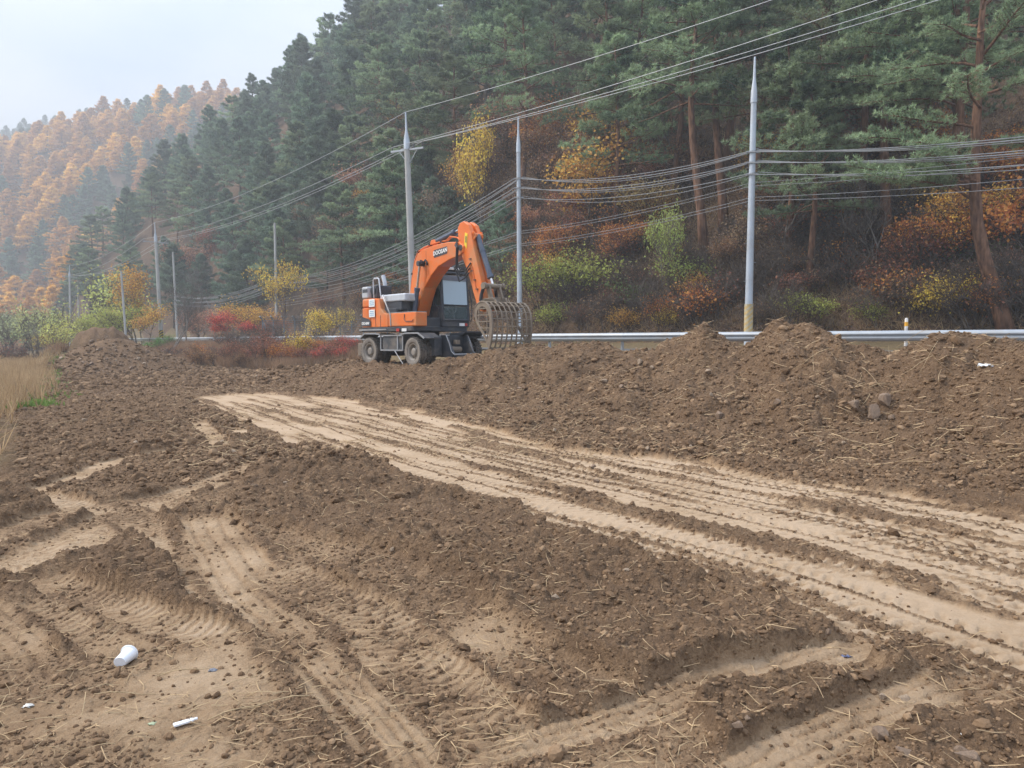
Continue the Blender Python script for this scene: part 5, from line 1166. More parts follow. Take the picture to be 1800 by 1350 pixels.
for s in (-1, 1):
    y = BY+s*0.40
    MB().tube([(0.55,y,1.50),(0.62,y,1.9),(0.78,y,2.62)], 0.085, 14).tube([(0.76,y,2.55),(0.79,y,2.66)], 0.10, 14).build('boom_cylinder', M_CYL, EX, smooth=True)
    MB().tube([(0.78,y,2.62),(0.96,y,3.46)], 0.042, 12).build('boom_cylinder_rod', M_CHROME, EX, smooth=True)
    MB().tube([(0.97,y-s*0.18,3.50),(0.97,y+s*0.09,3.50)], 0.095, 14).tube([(0.97,y+s*0.02,3.50),(1.10,y+s*0.02,3.56)], 0.07, 10).build('boom_pin', M_CHAR, EX, smooth=True)
MB().tube([(0.97,BY-0.30,3.50),(1.16,BY-0.30,3.62),(1.24,BY-0.29,3.52),(1.2,BY-0.27,3.44)], 0.03, 8).build('hose_elbow', M_CHAR, EX, smooth=True)
m = MB(); m.prism([(-0.25,1.30),(0.75,1.30),(0.62,1.85),(0.35,2.0),(-0.05,1.9)], BY-0.36, BY-0.30).prism([(-0.25,1.30),(0.75,1.30),(0.62,1.85),(0.35,2.0),(-0.05,1.9)], BY+0.29, BY+0.34); m.build('boom_foot_bracket', M_CHAR, EX, bevel=0.01)
for k in range(3):
    m = MB(); yy = BY+0.30+0.06*k; xo = 0.9+0.05*(k % 3); m.tube([(xo,yy,1.36),(xo+0.18,yy-0.02,1.55),(xo+0.10,yy,1.95),(xo-0.12,yy,2.10+0.05*k)], 0.024, 6); m.build('hose', M_HOSE, EX, smooth=True)
MB().box((0.95,-0.25,1.45), (0.35,0.75,0.34)).build('valve_block', M_CHAR, EX, bevel=0.03)
# arm cylinder
A0 = Vector((1.33,BY,4.24)); A1 = Vector((3.02,BY,4.56)); dA = (A1-A0)
MB().tube([A0, A0+dA*0.66], 0.092, 16).tube([A0+dA*0.63, A0+dA*0.69], 0.112, 16).build('arm_cylinder', M_CYL, EX, smooth=True)
MB().tube([A0+dA*0.66, A1], 0.05, 12).build('arm_cylinder_rod', M_CHROME, EX, smooth=True)
# arm: two cheeks joined by plates at the top, a tapering box below
arm = [(2.92,4.52),(3.04,4.68),(3.26,4.72),(3.50,4.58),(3.66,4.25),(3.80,3.75),(4.08,2.95),(4.34,2.2),(4.36,1.86),(4.24,1.72),(4.06,1.76),(3.92,2.0),(3.46,3.05),(3.12,3.62),(2.98,3.95)]
ar = MB().prism(arm, BY-0.21, BY-0.05).prism(arm, BY+0.05, BY+0.21).prism([(3.12,4.3),(3.40,4.25),(3.66,3.9),(4.02,2.95),(4.28,2.2),(4.2,1.95),(4.0,2.05),(3.52,3.08),(3.2,3.6)], BY-0.06, BY+0.06).build('arm', M_ORANGE, EX, bevel=0.02)
MB().prism([(3.30,3.95),(3.42,3.80),(3.48,4.28),(3.34,4.34)], BY-0.222, BY-0.212).build('warning_decal', M_YEL, ar)
MB().prism([(3.37,4.02),(3.42,3.98),(3.43,4.20),(3.38,4.22)], BY-0.226, BY-0.223).build('decal_mark', M_DECAL, ar)
MB().tube([(3.14,BY-0.27,3.86),(3.14,BY+0.27,3.86)], 0.10, 16).build('arm_pin', M_CHAR, EX, smooth=True)
for k in range(3):
    m = MB(); yy = BY-0.27-0.03*k; m.tube([(2.95,yy,4.08-0.06*k),(3.12,yy-0.06,3.85),(3.10,yy-0.08,3.35-0.12*k),(3.28,yy-0.07,3.05-0.16*k),(3.50,yy-0.02,3.10-0.14*k),(3.66,yy+0.04,3.32-0.16*k)], 0.025, 6); m.build('hose', M_HOSE, EX, smooth=True)
m = MB(); m.tube([(3.72,BY-0.23,3.2),(3.80,BY-0.23,2.9),(3.92,BY-0.23,2.5),(4.0,BY-0.23,2.35)], 0.014, 5); m.build('arm_pipe', M_ORANGE, ar)
for x, z in ((3.62,3.45),(3.72,3.05),(3.86,2.75),(3.98,2.45)): MB().box((x,BY-0.23,z), (0.10,0.03,0.03)).build('pipe_clamp', M_CHAR, ar)
# bucket cylinder on the front of the arm
B0 = Vector((3.72,BY,4.22)); B1 = Vector((4.52,BY,2.52)); dB = B1-B0
MB().tube([B0, B0+dB*0.80], 0.085, 16).tube([B0+dB*0.78, B0+dB*0.84], 0.105, 16).tube([B0+dB*0.30, B0+dB*0.33], 0.098, 16).build('bucket_cylinder', M_CYL, EX, smooth=True)
MB().tube([B0+dB*0.8, B1], 0.045, 12).build('bucket_cylinder_rod', M_CHROME, EX, smooth=True)
MB().tube([(3.72,BY-0.16,4.22),(3.72,BY+0.16,4.22)], 0.075, 12).prism([(3.55,4.30),(3.75,4.34),(3.80,4.15),(3.66,3.95)], BY-0.16, BY-0.11).prism([(3.55,4.30),(3.75,4.34),(3.80,4.15),(3.66,3.95)], BY+0.11, BY+0.16).build('cylinder_lug', M_ORANGE, EX)
MB().tube([(4.52,BY-0.36,2.52),(4.52,BY+0.36,2.52)], 0.085, 14).tube([(4.52,BY-0.40,2.52),(4.52,BY-0.30,2.52)], 0.11, 14).tube([(4.52,BY+0.30,2.52),(4.52,BY+0.40,2.52)], 0.11, 14).build('linkage_pin', M_MUD, EX, smooth=True)
for s in (-1, 1):
    MB().tube([(4.52,BY+s*0.28,2.52),(4.38,BY+s*0.28,2.45),(4.28,BY+s*0.28,2.25),(4.24,BY+s*0.28,2.05)], 0.055, 8).build('rocker_link', M_CHAR, EX, smooth=True)
    MB().bar((4.52,BY+s*0.20,2.52), (4.72,BY+s*0.20,1.98), 0.06, 0.16).build('push_link', M_MUD, EX)
m = MB(); cp = [(4.12,1.98),(4.30,2.12),(4.85,2.14),(4.98,1.95),(4.98,1.84),(4.15,1.80)]
m.prism(cp, BY-0.27, BY-0.19).prism(cp, BY+0.19, BY+0.27).box((4.55,BY,1.90), (0.7,0.42,0.10)).tube([(4.25,BY-0.3,1.90),(4.25,BY+0.3,1.90)], 0.06, 10).tube([(4.80,BY-0.3,1.95),(4.80,BY+0.3,1.95)], 0.06, 10).box((4.62,BY,2.05), (0.25,0.22,0.2)).build('quick_coupler', M_MUD, EX, bevel=0.01)
# -- skeleton bucket
BU = empty('skeleton_bucket'); BU.parent = EX; BU.location = (0, BY, 0.10)
BW = 0.75
shell = [(4.62,1.72),(4.74,1.82),(4.92,1.88),(5.10,1.86),(5.26,1.76),(5.38,1.58),(5.44,1.36),(5.45,1.10),(5.42,0.86),(5.36,0.64),(5.28,0.46)]
opening = [(5.16,0.70),(5.00,0.90),(4.82,1.08),(4.66,1.28),(4.58,1.50)]
outer = shell+opening
cen = Vector((5.0,1.36))
def inset(p, k): return (cen.x+(p[0]-cen.x)*k, cen.y+(p[1]-cen.y)*k)
for s in (-1, 1):
    n = len(outer); m = MB(); y_a, y_b = s*BW-0.018, s*BW+0.018
    inn = [inset(p, 0.72) for p in outer]; v = []; f = []
    for y in (y_a, y_b): v += [(p[0], y, p[1]) for p in outer]+[(p[0], y, p[1]) for p in inn]
    for i in range(n):
        j = (i+1) % n; f += [(i, j, n+j, n+i), (2*n+i, 3*n+i, 3*n+j, 2*n+j), (i, 2*n+i, 2*n+j, j), (n+i, n+j, 3*n+j, 3*n+i)]
    m.add(v, f); sp = m.build('side_plate', M_MUD, BU, bevel=0.006)
    for k in range(3):
        x = 4.80+0.20*k; zs = sorted(z for z in [0]); m = MB()
        ys = []
        for i in range(n):
            a, b = inn[i], inn[(i+1) % n]
            if (a[0]-x)*(b[0]-x) < 0: ys.append(a[1]+(b[1]-a[1])*(x-a[0])/(b[0]-a[0]))
        if len(ys) >= 2: m.bar((x, s*BW, min(ys)-0.02), (x, s*BW, max(ys)+0.02), 0.03, 0.03).build('grid_bar', M_MUD, BU)
    for k in range(5):
        z = 0.92+0.19*k; xs = []
        for i in range(n):
            a, b = inn[i], inn[(i+1) % n]
            if (a[1]-z)*(b[1]-z) < 0: xs.append(a[0]+(b[0]-a[0])*(z-a[1])/(b[1]-a[1]))
        if len(xs) >= 2: MB().bar((min(xs)-0.02, s*BW+0.002, z), (max(xs)+0.02, s*BW+0.002, z), 0.03, 0.03).build('grid_bar', M_MUD, BU)
for k in range(9):
    y = -BW+(2*BW)*k/8; m = MB(); m.tube([(x, y, z) for x, z in shell], 0.024 if k not in (0,8) else 0.034, 6); m.build('rib', M_MUD, BU, smooth=True)
SL = [Vector((a[0], 0, a[1])) for a in shell]; acc = [0]
for i in range(1, len(SL)): acc.append(acc[-1]+(SL[i]-SL[i-1]).length)
for k in range(10):
    t = acc[-1]*(0.03+0.94*k/9); i = max(j for j in range(len(acc)) if acc[j] <= t); i = min(i, len(SL)-2); q = SL[i].lerp(SL[i+1], (t-acc[i])/(acc[i+1]-acc[i]))
    m = MB(); m.tube([(q.x-0.015, -BW, q.z), (q.x-0.015, BW, q.z)], 0.018, 6); m.build('cross_bar', M_MUD, BU)
MB().bar((5.27,-BW,0.47), (5.27,BW,0.47), 0.16, 0.035, up=(0.9,0,0.35)).build('cutting_edge', M_MUD, BU)
MB().tube([(4.62,-BW,1.71),(4.62,BW,1.71)], 0.05, 10).build('top_tube', M_MUD, BU)
for y in (-0.25, 0.25): MB().prism([(4.15,1.98),(4.35,2.0),(4.95,1.98),(5.05,1.86),(4.72,1.70),(4.55,1.66),(4.2,1.82)], y-0.02, y+0.02).build('bucket_ear', M_MUD, BU)
for o in set(COL.objects)-PRE:                                   # settle the working gear to its measured reach and height
    fz = lambda z: z if z < 1.9 else 1.9+(z-1.9)*0.945
    if o.name.startswith('lettering'): o.location = (o.location.x*0.965, o.location.y, fz(o.location.z)); continue
    if o.type == 'MESH':
        for v in o.data.vertices: v.co.x *= 0.965; v.co.z = fz(v.co.z)
# ------------------------------------------------------------------ trees and bushes of the valley floor at the left
def field_thing(protos, px, Y, sc, label, cat, color=None, group=None, dz=-0.05):
    p = unproj(px, 600, Y); return place(RT.choice(protos) if isinstance(protos, list) else protos, (p.x, Y, gz(p.x, Y)+dz), RT.uniform(0, 6.28), sc, label, cat, group, color)
for px, Y, sc, col_, lb in [(205,78,.85,YG,'yellow-green willow behind the rubble mound'),(165,82,.8,YG,'pale green willow right of the misty grey-green tree'),(250,84,.8,(.26,.27,.06),'olive-green tree behind the whitish post pole'),(120,95,.8,YG,'yellow-green tree below the distant crossarm pole'),(55,88,.85,(.17,.22,.11),'misty grey-green tree at the field edge'),(10,92,.9,(.19,.22,.11),'hazy grey-green tree at the end of the dry grass field'),
                            (-40,85,.9,(.19,.22,.11),'grey-green tree at the far corner of the dry grass'),(90,78,.45,YE,'small yellow tree in front of the grey-green trees'),(350,92,.8,PK,'pinkish brown tree behind the bare roadside tree'),(262,76,.7,GO,'small golden-brown tree beside the striped-foot pole')]:
    field_thing(oak_p, px, Y, sc, lb, 'tree', col_)
for px, Y, sc, col_, lb in [(60,76,1.9,(.52,.55,.22),'broad olive-green shrub at the far end of the dry grass'),(105,72,1.5,(.60,.58,.16),'yellow-green shrub left of the rubble mound'),(150,84,2.5,(.66,.64,.15),'tall yellow-green shrub behind the mound crest'),(195,88,2.9,(.58,.60,.17),'green shrub under the distant crossarm pole'),(238,80,2.3,(.62,.60,.16),'olive shrub beside the whitish post pole'),(15,84,2.6,(.44,.48,.26),'grey-green shrub in the mist beyond the dry grass'),(-25,78,2.2,(.44,.48,.26),'hazy green shrub past the dry grass corner')]:
    field_thing(bush_p, px, Y, sc, lb, 'bush', col_)
for px, Y, sc, lb in [(297,62,.95,'dark bare spreading tree by the road left of the red maple'),(612,48,.62,'small bare tree just left of the excavator'),(325,66,.8,'thin bare tree beside the dark spreading one'),(500,60,.45,'little bare tree in front of the mesh fence'),(70,66,.55,'bare brown shrub tree at the edge of the dry grass'),(20,60,.6,'leafless thicket tree in the dry grass field')]:
    field_thing(bare_p, px, Y, sc, lb, 'bare tree')
for px, Y, sc, col_, lb in [(405,60,1.05,RE,'bright crimson maple bush beside the fence end'),(430,62,.8,RE,'second crimson maple bush by the fence end'),(385,60,.7,(.5,.08,.05),'low scarlet bush at the roadside'),(440,74,1.5,GO,'wide orange maple left of the mesh fence'),(462,76,1.2,OR,'orange maple leaning over the fence end'),(575,58,1.1,YE,'bright yellow bush tree left of the excavator'),(478,70,.9,RB,'brown-red shrub in front of the fence corner')]:
    o = field_thing(oak_p, px, Y, sc*0.5, lb, 'tree', col_)
k = 0
for px, Y, sc, col_ in [(600,40.5,.40,RE),(580,41,.5,RB),(560,41.5,.5,RE),(540,42,.45,RB),(520,42.5,.5,OR),(500,42.5,.45,RB),(478,43,.5,OR),(455,43,.5,RB),(430,43.5,.45,BN),(405,44,.5,RB),(380,44,.4,BN),(610,42,.45,RE),(530,44,.55,YE),(490,44.5,.55,RB),(440,45,.6,RB),(590,43,.5,RB),(550,43.5,.5,OR),(350,46,.5,BN),(330,47,.5,BN),(360,48,.5,OR),(410,46,.55,BN),(465,46,.6,RB)]:
    field_thing(bush_p, px, Y, sc*1.15, {RE:'crimson-leaved low bush on the field edge behind the soil bench', RB:'russet low bush on the field edge behind the soil bench', OR:'orange low bush on the field edge behind the soil bench', BN:'brown low bush on the weedy field edge', YE:'golden low bush on the field edge behind the soil bench'}[col_], 'bush', col_, {RE:'crimson bushes on the field edge', RB:'russet bushes on the field edge', OR:'orange bushes on the field edge', BN:'brown bushes on the field edge', YE:'golden bush'}[col_])
for px, Y, sc in [(400,48,.7),(440,49,.75),(480,50,.7),(370,50,.7),(340,52,.7),(420,52,.8),(460,54,.8),(520,50,.6),(300,56,.7),(560,47,.55),(390,56,.8),(60,56,.8),(30,52,.7),(100,60,.8),(-10,50,.8),(130,58,.6),(75,50,.5)]:
    field_thing(brush_p, px, Y, sc, 'leafless brown brush among the weeds beside the road', 'bush', RB, 'leafless brush in the weeds')
for px, Y, sc, col_, lb in [(1010,26.5,.5,OR,'orange-red creeper bush showing behind the soil ridge'),(1035,27,.55,RB,'rust-red low bush between guardrail and soil ridge'),(1050,26,.42,RE,'small red bush at the end of the creeper'),(975,28,.45,YG,'small olive bush below the guardrail'),
                            (235,62,.75,LG,'fresh green bush right of the rubble mound'),(210,60,.6,LG,'low green bush behind the rubble mound'),(285,66,.5,(.16,.34,.06),'bright green weeds clump under the striped-foot pole'),(265,66,.45,(.16,.34,.06),'green weeds clump by the far guardrail'),(300,66,.45,(.16,.34,.06),'green weeds clump right of the striped-foot pole')]:
    field_thing(bush_p, px, Y, sc, lb, 'bush', col_)
for o in oak_p+sap_p+bush_p+bare_p+brush_p: drop(o)
# ------------------------------------------------------------------ dry grass, weeds, leaf litter: nobody could count them
M_GRASS = leaf_mat('dry_grass_blades', (0.30,0.20,0.10), (0.72,0.55,0.31), 0.35)
M_WEED = leaf_mat('dry_weed_stems', (0.20,0.14,0.085), (0.55,0.38,0.22), 0.28)
M_LITL = leaf_mat('fallen_leaves', (0.12,0.08,0.055), (0.42,0.26,0.14), 0.2)
def tufts(name, XY, k, ln, wd, mat, seed, label, cat, spread=0.35, diamond=False, dz=0.0):
    rs = np.random.RandomState(seed); X, Y = XY; z = gz(X, Y)+dz
    C = np.stack([X, Y, z], -1); D = np.tile(np.array([[0,0,1.0]]), (len(X), 1)); tint = np.clip(0.5+0.35*fbm(X, Y, 0.25, 2, seed)+rs.normal(0, .15, len(X)), 0, 1)
    v, f, ti = blades(C, D, ln, wd, k, rs, spread, tint, diamond); o = link(name, mesh_np(name, v, f, mat, {'tint': ti})); return tag(o, label, cat, None, 'stuff')
rs = np.random.RandomState(4)
Y = np.sqrt(rs.uniform(9.5**2, 70**2, 12000)); gdx = np.interp(Y, [e[1] for e in GRASS_EDGE], [e[0] for e in GRASS_EDGE])
X = gdx - np.abs(rs.normal(0, 1, len(Y)))*(2.0+0.2*Y) - rs.uniform(-0.3, 0.4, len(Y)); mk = (X > -0.86*Y) & (np.hypot(X+24, Y-44) > 3.6)
tufts('dry_grass', (X[mk], Y[mk]), 5, 0.55, 0.024, M_GRASS, 3, 'tall dry straw-coloured grass along the edge of the bare field', 'grass', 0.35)
Y = rs.uniform(39, 72, 26000); X = rs.uniform(-0.62, -0.05, len(Y))*Y; s_, _, _ = line_dt(X, Y, RAIL_S); g_ = look(X, Y, 'g')
mk = (g_ > 0.5) & (-s_ < -1.0) & (np.hypot(X+23, Y-43) > 4.4)
tufts('dry_weeds', (X[mk], Y[mk]), 6, 0.75, 0.030, M_WEED, 5, 'brown dry weeds filling the verge between field and road', 'weeds', 0.5)
# leaves and dead twigs on the bank under the trees
T_ = rs.uniform(-0.22, 0.80, 40000); F_ = np.interp(T_, HX, HF); Y = F_-1.0+np.abs(rs.normal(0, 1, len(T_)))*13; X = T_*Y
h = hill_z(X, Y); mk = h > 0; X, Y, h = X[mk], Y[mk], h[mk]
def cover(name, X, Y, z, k, ln, wd, mat, seed, label, cat, spread, diamond):
    rs = np.random.RandomState(seed); C = np.stack([X, Y, z], -1); tint = np.clip(0.42+0.45*fbm(X, Y, 0.35, 3, seed)+rs.normal(0, .12, len(X)), 0, 1)
    v, f, ti = blades(C, np.tile(np.array([[-0.2,-0.4,0.8]]), (len(X), 1)), ln, wd, k, rs, spread, tint, diamond); tag(link(name, mesh_np(name, v, f, mat, {'tint': ti})), label, cat, None, 'stuff')
cover('fallen_leaves', X, Y, 2.0+h+0.05, 2, 0.19, 0.13, M_LITL, 7, 'brown fallen leaves covering the bank under the pines', 'leaf litter', 1.4, True)
n5 = rs.permutation(len(X))[:15000]
cover('dead_twigs', X[n5], Y[n5], 2.0+h[n5], 4, 0.9, 0.024, M_WEED, 8, 'dead twigs and stems tangled over the bank', 'twigs', 0.8, False)
# green weeds at the field edge
M_GREENG = leaf_mat('green_weed_blades', (0.08,0.14,0.035), (0.24,0.34,0.09), 0.35)
gx, gy = gp(45, 718); rr = rs.normal(0, 1, (260, 2))
tufts('green_weeds', (gx+rr[:,0]*0.22, gy+rr[:,1]*0.35), 5, 0.16, 0.03, M_GREENG, 9, 'small bright green weed tuft at the edge of the bare soil', 'weeds', 0.8, True)
Y = rs.uniform(18, 40, 300); X = np.interp(Y, [e[1] for e in GRASS_EDGE], [e[0] for e in GRASS_EDGE])+rs.normal(-0.1, 0.35, 300)
tufts('green_weeds', (X, Y), 4, 0.16, 0.035, M_GREENG, 10, 'thin line of green weeds between dry grass and bare soil', 'weeds', 0.8, True)
# ------------------------------------------------------------------ clods
def ico(sub):
    bm = bmesh.new(); bmesh.ops.create_icosphere(bm, subdivisions=sub, radius=1.0); v = np.array([tuple(q.co) for q in bm.verts]); f = np.array([[q.index for q in p.verts] for p in bm.faces]); bm.free(); return v, f
IV, IF_ = ico(1); IV2, IF2 = ico(2)
def lump_mesh(seed, sub=2, flat=0.7, rough=0.22):
    rs = np.random.RandomState(seed); v = (IV2 if sub == 2 else IV).copy(); f = IF2 if sub == 2 else IF_
    for k in range(10):
        d = nrm(rs.normal(0, 1, (1, 3)))[0]; t = v @ d; v -= np.outer(np.clip(t-rs.uniform(.35, .75), 0, 1), d)*0.92       # knock flats off it
    v *= 1+rs.normal(0, rough*0.35, (len(v), 1)); v *= np.array([1, rs.uniform(.65, .95), flat]); return v, f
M_CLOD, _nt, _N, _L, _b = new_mat('clod_soil')
_oi = _N.new('ShaderNodeObjectInfo'); _r = _N.new('ShaderNodeValToRGB'); _L.new(_oi.outputs['Random'], _r.inputs[0]); _tc = _N.new('ShaderNodeTexCoord'); _n = _N.new('ShaderNodeTexNoise'); _n.inputs['Scale'].default_value = 3.0; _n.inputs['Detail'].default_value = 5; _L.new(_tc.outputs['Object'], _n.inputs['Vector'])
_r.color_ramp.elements[0].color = (0.165,0.104,0.062,1); _r.color_ramp.elements[1].color = (0.40,0.266,0.158,1); _q = _r.color_ramp.elements.new(0.75); _q.color = (0.26,0.166,0.097,1)
_m = _N.new('ShaderNodeMix'); _m.data_type = 'RGBA'; _m.blend_type = 'MULTIPLY'; _m.inputs['Factor'].default_value = 0.5; _L.new(_r.outputs[0], _m.inputs[6]); _L.new(_n.outputs['Fac'], _m.inputs[7]); _L.new(_m.outputs[2], _b.inputs['Base Color']); _b.inputs['Roughness'].default_value = 0.95; _b.inputs['Specular IOR Level'].default_value = 0.1
def clod_nodes():
    g = bpy.data.node_groups.new('clods', 'GeometryNodeTree'); g.interface.new_socket('Geometry', in_out='INPUT', socket_type='NodeSocketGeometry'); g.interface.new_socket('Geometry', in_out='OUTPUT', socket_type='NodeSocketGeometry')
    N = g.nodes; L = g.links; gi = N.new('NodeGroupInput'); go = N.new('NodeGroupOutput'); jn = N.new('GeometryNodeJoinGeometry')
    def named(n, t): q = N.new('GeometryNodeInputNamedAttribute'); q.data_type = t; q.inputs['Name'].default_value = n; return q.outputs[0]
    sc_, ro_, va_ = named('scl', 'FLOAT_VECTOR'), named('rot', 'FLOAT_VECTOR'), named('var', 'INT')
    for k in range(4):
        ic = N.new('GeometryNodeMeshIcoSphere'); ic.inputs['Radius'].default_value = 1.0; ic.inputs['Subdivisions'].default_value = 2
        no = N.new('ShaderNodeTexNoise'); no.noise_dimensions = '4D'; no.inputs['W'].default_value = 3.7*k; no.inputs['Scale'].default_value = 1.1; no.inputs['Detail'].default_value = 3
        sub = N.new('ShaderNodeVectorMath'); sub.operation = 'SUBTRACT'; L.new(no.outputs['Color'], sub.inputs[0]); sub.inputs[1].default_value = (0.5,0.5,0.5)
        scv = N.new('ShaderNodeVectorMath'); scv.operation = 'SCALE'; L.new(sub.outputs[0], scv.inputs[0]); scv.inputs['Scale'].default_value = 1.7
        sp = N.new('GeometryNodeSetPosition'); L.new(ic.outputs['Mesh'], sp.inputs['Geometry']); L.new(scv.outputs[0], sp.inputs['Offset'])
        sm = N.new('GeometryNodeSetMaterial'); sm.inputs['Material'].default_value = M_CLOD; L.new(sp.outputs[0], sm.inputs['Geometry'])
        eq = N.new('FunctionNodeCompare'); eq.data_type = 'INT'; eq.operation = 'EQUAL'; L.new(va_, eq.inputs[2]); eq.inputs[3].default_value = k
        ip = N.new('GeometryNodeInstanceOnPoints'); L.new(gi.outputs[0], ip.inputs['Points']); L.new(eq.outputs[0], ip.inputs['Selection']); L.new(sm.outputs[0], ip.inputs['Instance']); L.new(ro_, ip.inputs['Rotation']); L.new(sc_, ip.inputs['Scale']); L.new(ip.outputs[0], jn.inputs[0])
    L.new(jn.outputs[0], go.inputs[0]); return g
CLODS = clod_nodes()
def scatter_clods(name, X, Y, size, seed, label, cat, sink=0.2):
    rs = np.random.RandomState(seed); n = len(X); z = gz(X, Y)+size*(0.35-sink); me = bpy.data.meshes.new(name); me.vertices.add(n); me.vertices.foreach_set('co', np.stack([X, Y, z], -1).astype(np.float32).ravel())
    sv = size[:,None]*np.stack([rs.uniform(.8, 1.35, n), rs.uniform(.7, 1.1, n), rs.uniform(.5, .9, n)], -1); rv = np.stack([rs.normal(0, .35, n), rs.normal(0, .35, n), rs.uniform(0, 6.28, n)], -1)
    for an, av in (('scl', sv), ('rot', rv)): at = me.attributes.new(an, 'FLOAT_VECTOR', 'POINT'); at.data.foreach_set('vector', av.astype(np.float32).ravel())
    at = me.attributes.new('var', 'INT', 'POINT'); at.data.foreach_set('value', rs.randint(0, 4, n).astype(np.int32))
    o = link(name, me); me.materials.append(M_CLOD); md = o.modifiers.new('clods', 'NODES'); md.node_group = CLODS; return tag(o, label, cat, None, 'stuff')
def soil_points(n, a0, a1, r0, r1, seed, pmax=0.45, gmax=0.4):
    rs = np.random.RandomState(seed); A = np.radians(rs.uniform(a0, a1, n)); R = np.exp(rs.uniform(math.log(r0), math.log(r1), n)); X = R*np.sin(A); Y = R*np.cos(A); p = look(X, Y, 'p'); g = look(X, Y, 'g'); m = (p < pmax) & (g < gmax); return X[m], Y[m]
rs2 = np.random.RandomState(5)
X, Y = soil_points(62000, -42, 42, 2.1, 9.5, 21, 0.42); sz = np.clip(rs2.lognormal(math.log(0.0044), 0.62, len(X)), .0025, .032)*(0.7+Y/9)
scatter_clods('soil_clods', X, Y, sz, 31, 'crumbled clods of dark soil strewn over the near ground', 'soil clods')
X, Y = soil_points(90000, -34, 42, 9, 30, 22, 0.42); sz = np.clip(rs2.lognormal(math.log(0.0145), 0.55, len(X)), .008, .085)*(0.8+Y/60)*(1-0.62*look(X, Y, 's'))
scatter_clods('soil_clods', X, Y, sz, 32, 'clods of dark soil strewn over the dug heaps', 'soil clods')
X, Y = soil_points(16000, -36, 0, 28, 47, 24, 0.42); sz = np.clip(rs2.lognormal(math.log(0.045), 0.5, len(X)), .02, .14)
scatter_clods('soil_clods', X, Y, sz, 34, 'clods of dark soil on the far field and its mound', 'soil clods')
X, Y = soil_points(26000, -38, 42, 2.2, 20, 23, 2.0); pv = look(X, Y, 'p'); mk = (pv > 0.42) & (rs2.rand(len(X)) < 0.5*(1.15-pv)); X, Y = X[mk], Y[mk]; sz = np.clip(rs2.lognormal(math.log(0.007), 0.5, len(X)), .003, .02)*(0.7+Y/9)
scatter_clods('soil_crumbs', X, Y, sz, 33, 'dark crumbs fallen on the pale pressed tyre tracks', 'soil crumbs')
# ------------------------------------------------------------------ stones that can be picked out
M_STONE = plain('field_stone', (0.25,0.17,0.112), 0.9, var=0.3, scale=9, bump=0.01, dirt=(0.15,0.11,0.08), dirt_amt=0.45)
M_STONEP = plain('pale_stone', (0.40,0.295,0.20), 0.9, var=0.25, scale=9, bump=0.01, dirt=(0.2,0.145,0.10), dirt_amt=0.5)
stones = []
for i in range(8):
    v, f = lump_mesh(60+i, 2, RT.uniform(.55, .95), .16); stones.append((mesh_np('stone', v, f, M_STONE, smooth=True), mesh_np('stone', v, f, M_STONEP, smooth=True)))
    for me in stones[-1]: me.set_sharp_from_angle(angle=math.radians(18))
def ground_hit(px, py):
    Ys = np.linspace(2.2, 62, 1500); d = unproj(px, py, 1.0)-Vector((0,0,EYE)); Xs = d.x*Ys; Z = EYE+d.z*Ys; z = gz(Xs, Ys); k = np.nonzero(z >= Z)[0]
    return (Xs[k[0]], Ys[k[0]]) if len(k) else gp(px, max(py, 640))
def stone(px, py, wpx, pale, label, group=None, tall=1.0, name='stone', xy=None):
    x, y = xy or ground_hit(px, py); s_ = wpx*y/F*0.5; o = link(name, RT.choice(stones)[1 if pale else 0]); o.location = (x, y, gz(x, y)+s_*(0.30*tall if y > 9 else 0.14*tall)); o.rotation_euler = (RT.uniform(-.3, .3), RT.uniform(-.3, .3), RT.uniform(0, 6.28)); o.scale = (s_, s_, s_*tall); return tag(o, label, 'stone', group)
stone(1535,735,44,0,'large tapering boulder standing at the foot of the heap',None,1.5)
stone(1500,720,36,0,'rounded boulder left of the tapering boulder'); stone(1556,712,34,0,'dark boulder just above the tapering boulder'); stone(1568,740,22,0,'small stone tucked right of the tapering boulder')
for px, py, w_, pl, lb in [(1365,716,22,0,'square grey stone on the heap flank below the twin peaks'),(1264,735,24,0,'flat stone low on the heap beside the track'),(1437,704,11,1,'pale pebble right of the square stone'),(1146,650,12,1,'pale whitish stone high on the heap near the guardrail gap'),(1125,640,15,1,'tan stone beside the whitish one high on the heap'),(1482,782,12,1,'pale stone at the foot of the large heap'),(1250,697,12,1,'buff stone mid-flank of the heap'),
  (1293,1296,34,0,'brown stone in the furrow beside the curved tyre track'),(1313,1290,16,0,'small stone touching the brown one in the furrow'),(1545,1315,42,0,'big buried stone at the right edge of the near ground'),(1590,1330,40,0,'big half-buried stone next to it in the clods'),(1700,1340,52,0,'pale flat stone slab half buried by the clods'),(1590,1230,26,1,'pale stone beside the ribbed tyre track'),(1550,1232,22,1,'second pale stone touching the ribbed track'),(1455,1130,18,0,'brown stone at the corner of the raised soil'),(1690,1330,30,0,'dull stone against the pale slab'),
  (975,1052,20,1,'grey stone on top of the raised soil block'),(690,975,12,1,'pale flat stone on the soil left of the straw bunch'),(240,782,14,1,'buff stone beside the far tyre track'),(148,742,16,1,'grey-tan stone on the dark soil near the dry grass'),(500,849,10,1,'whitish pebble on the soil right of the crossing tracks'),(447,855,14,0,'dull stone beside the whitish pebble'),(1100,1003,16,1,'flat tan stone on the raised soil near the packed strip'),(42,723,14,0,'grey stone under the green weed tuft'),(390,779,10,1,'pale stone beside the end of the far track'),(1245,660,14,1,'pale stone just right of the whitish stones'),(410,797,12,1,'flat buff stone by the lugged track'),(1075,590,16,0,'stone on the saddle of the soil ridge')]:
    stone(px, py, w_, pl, lb)
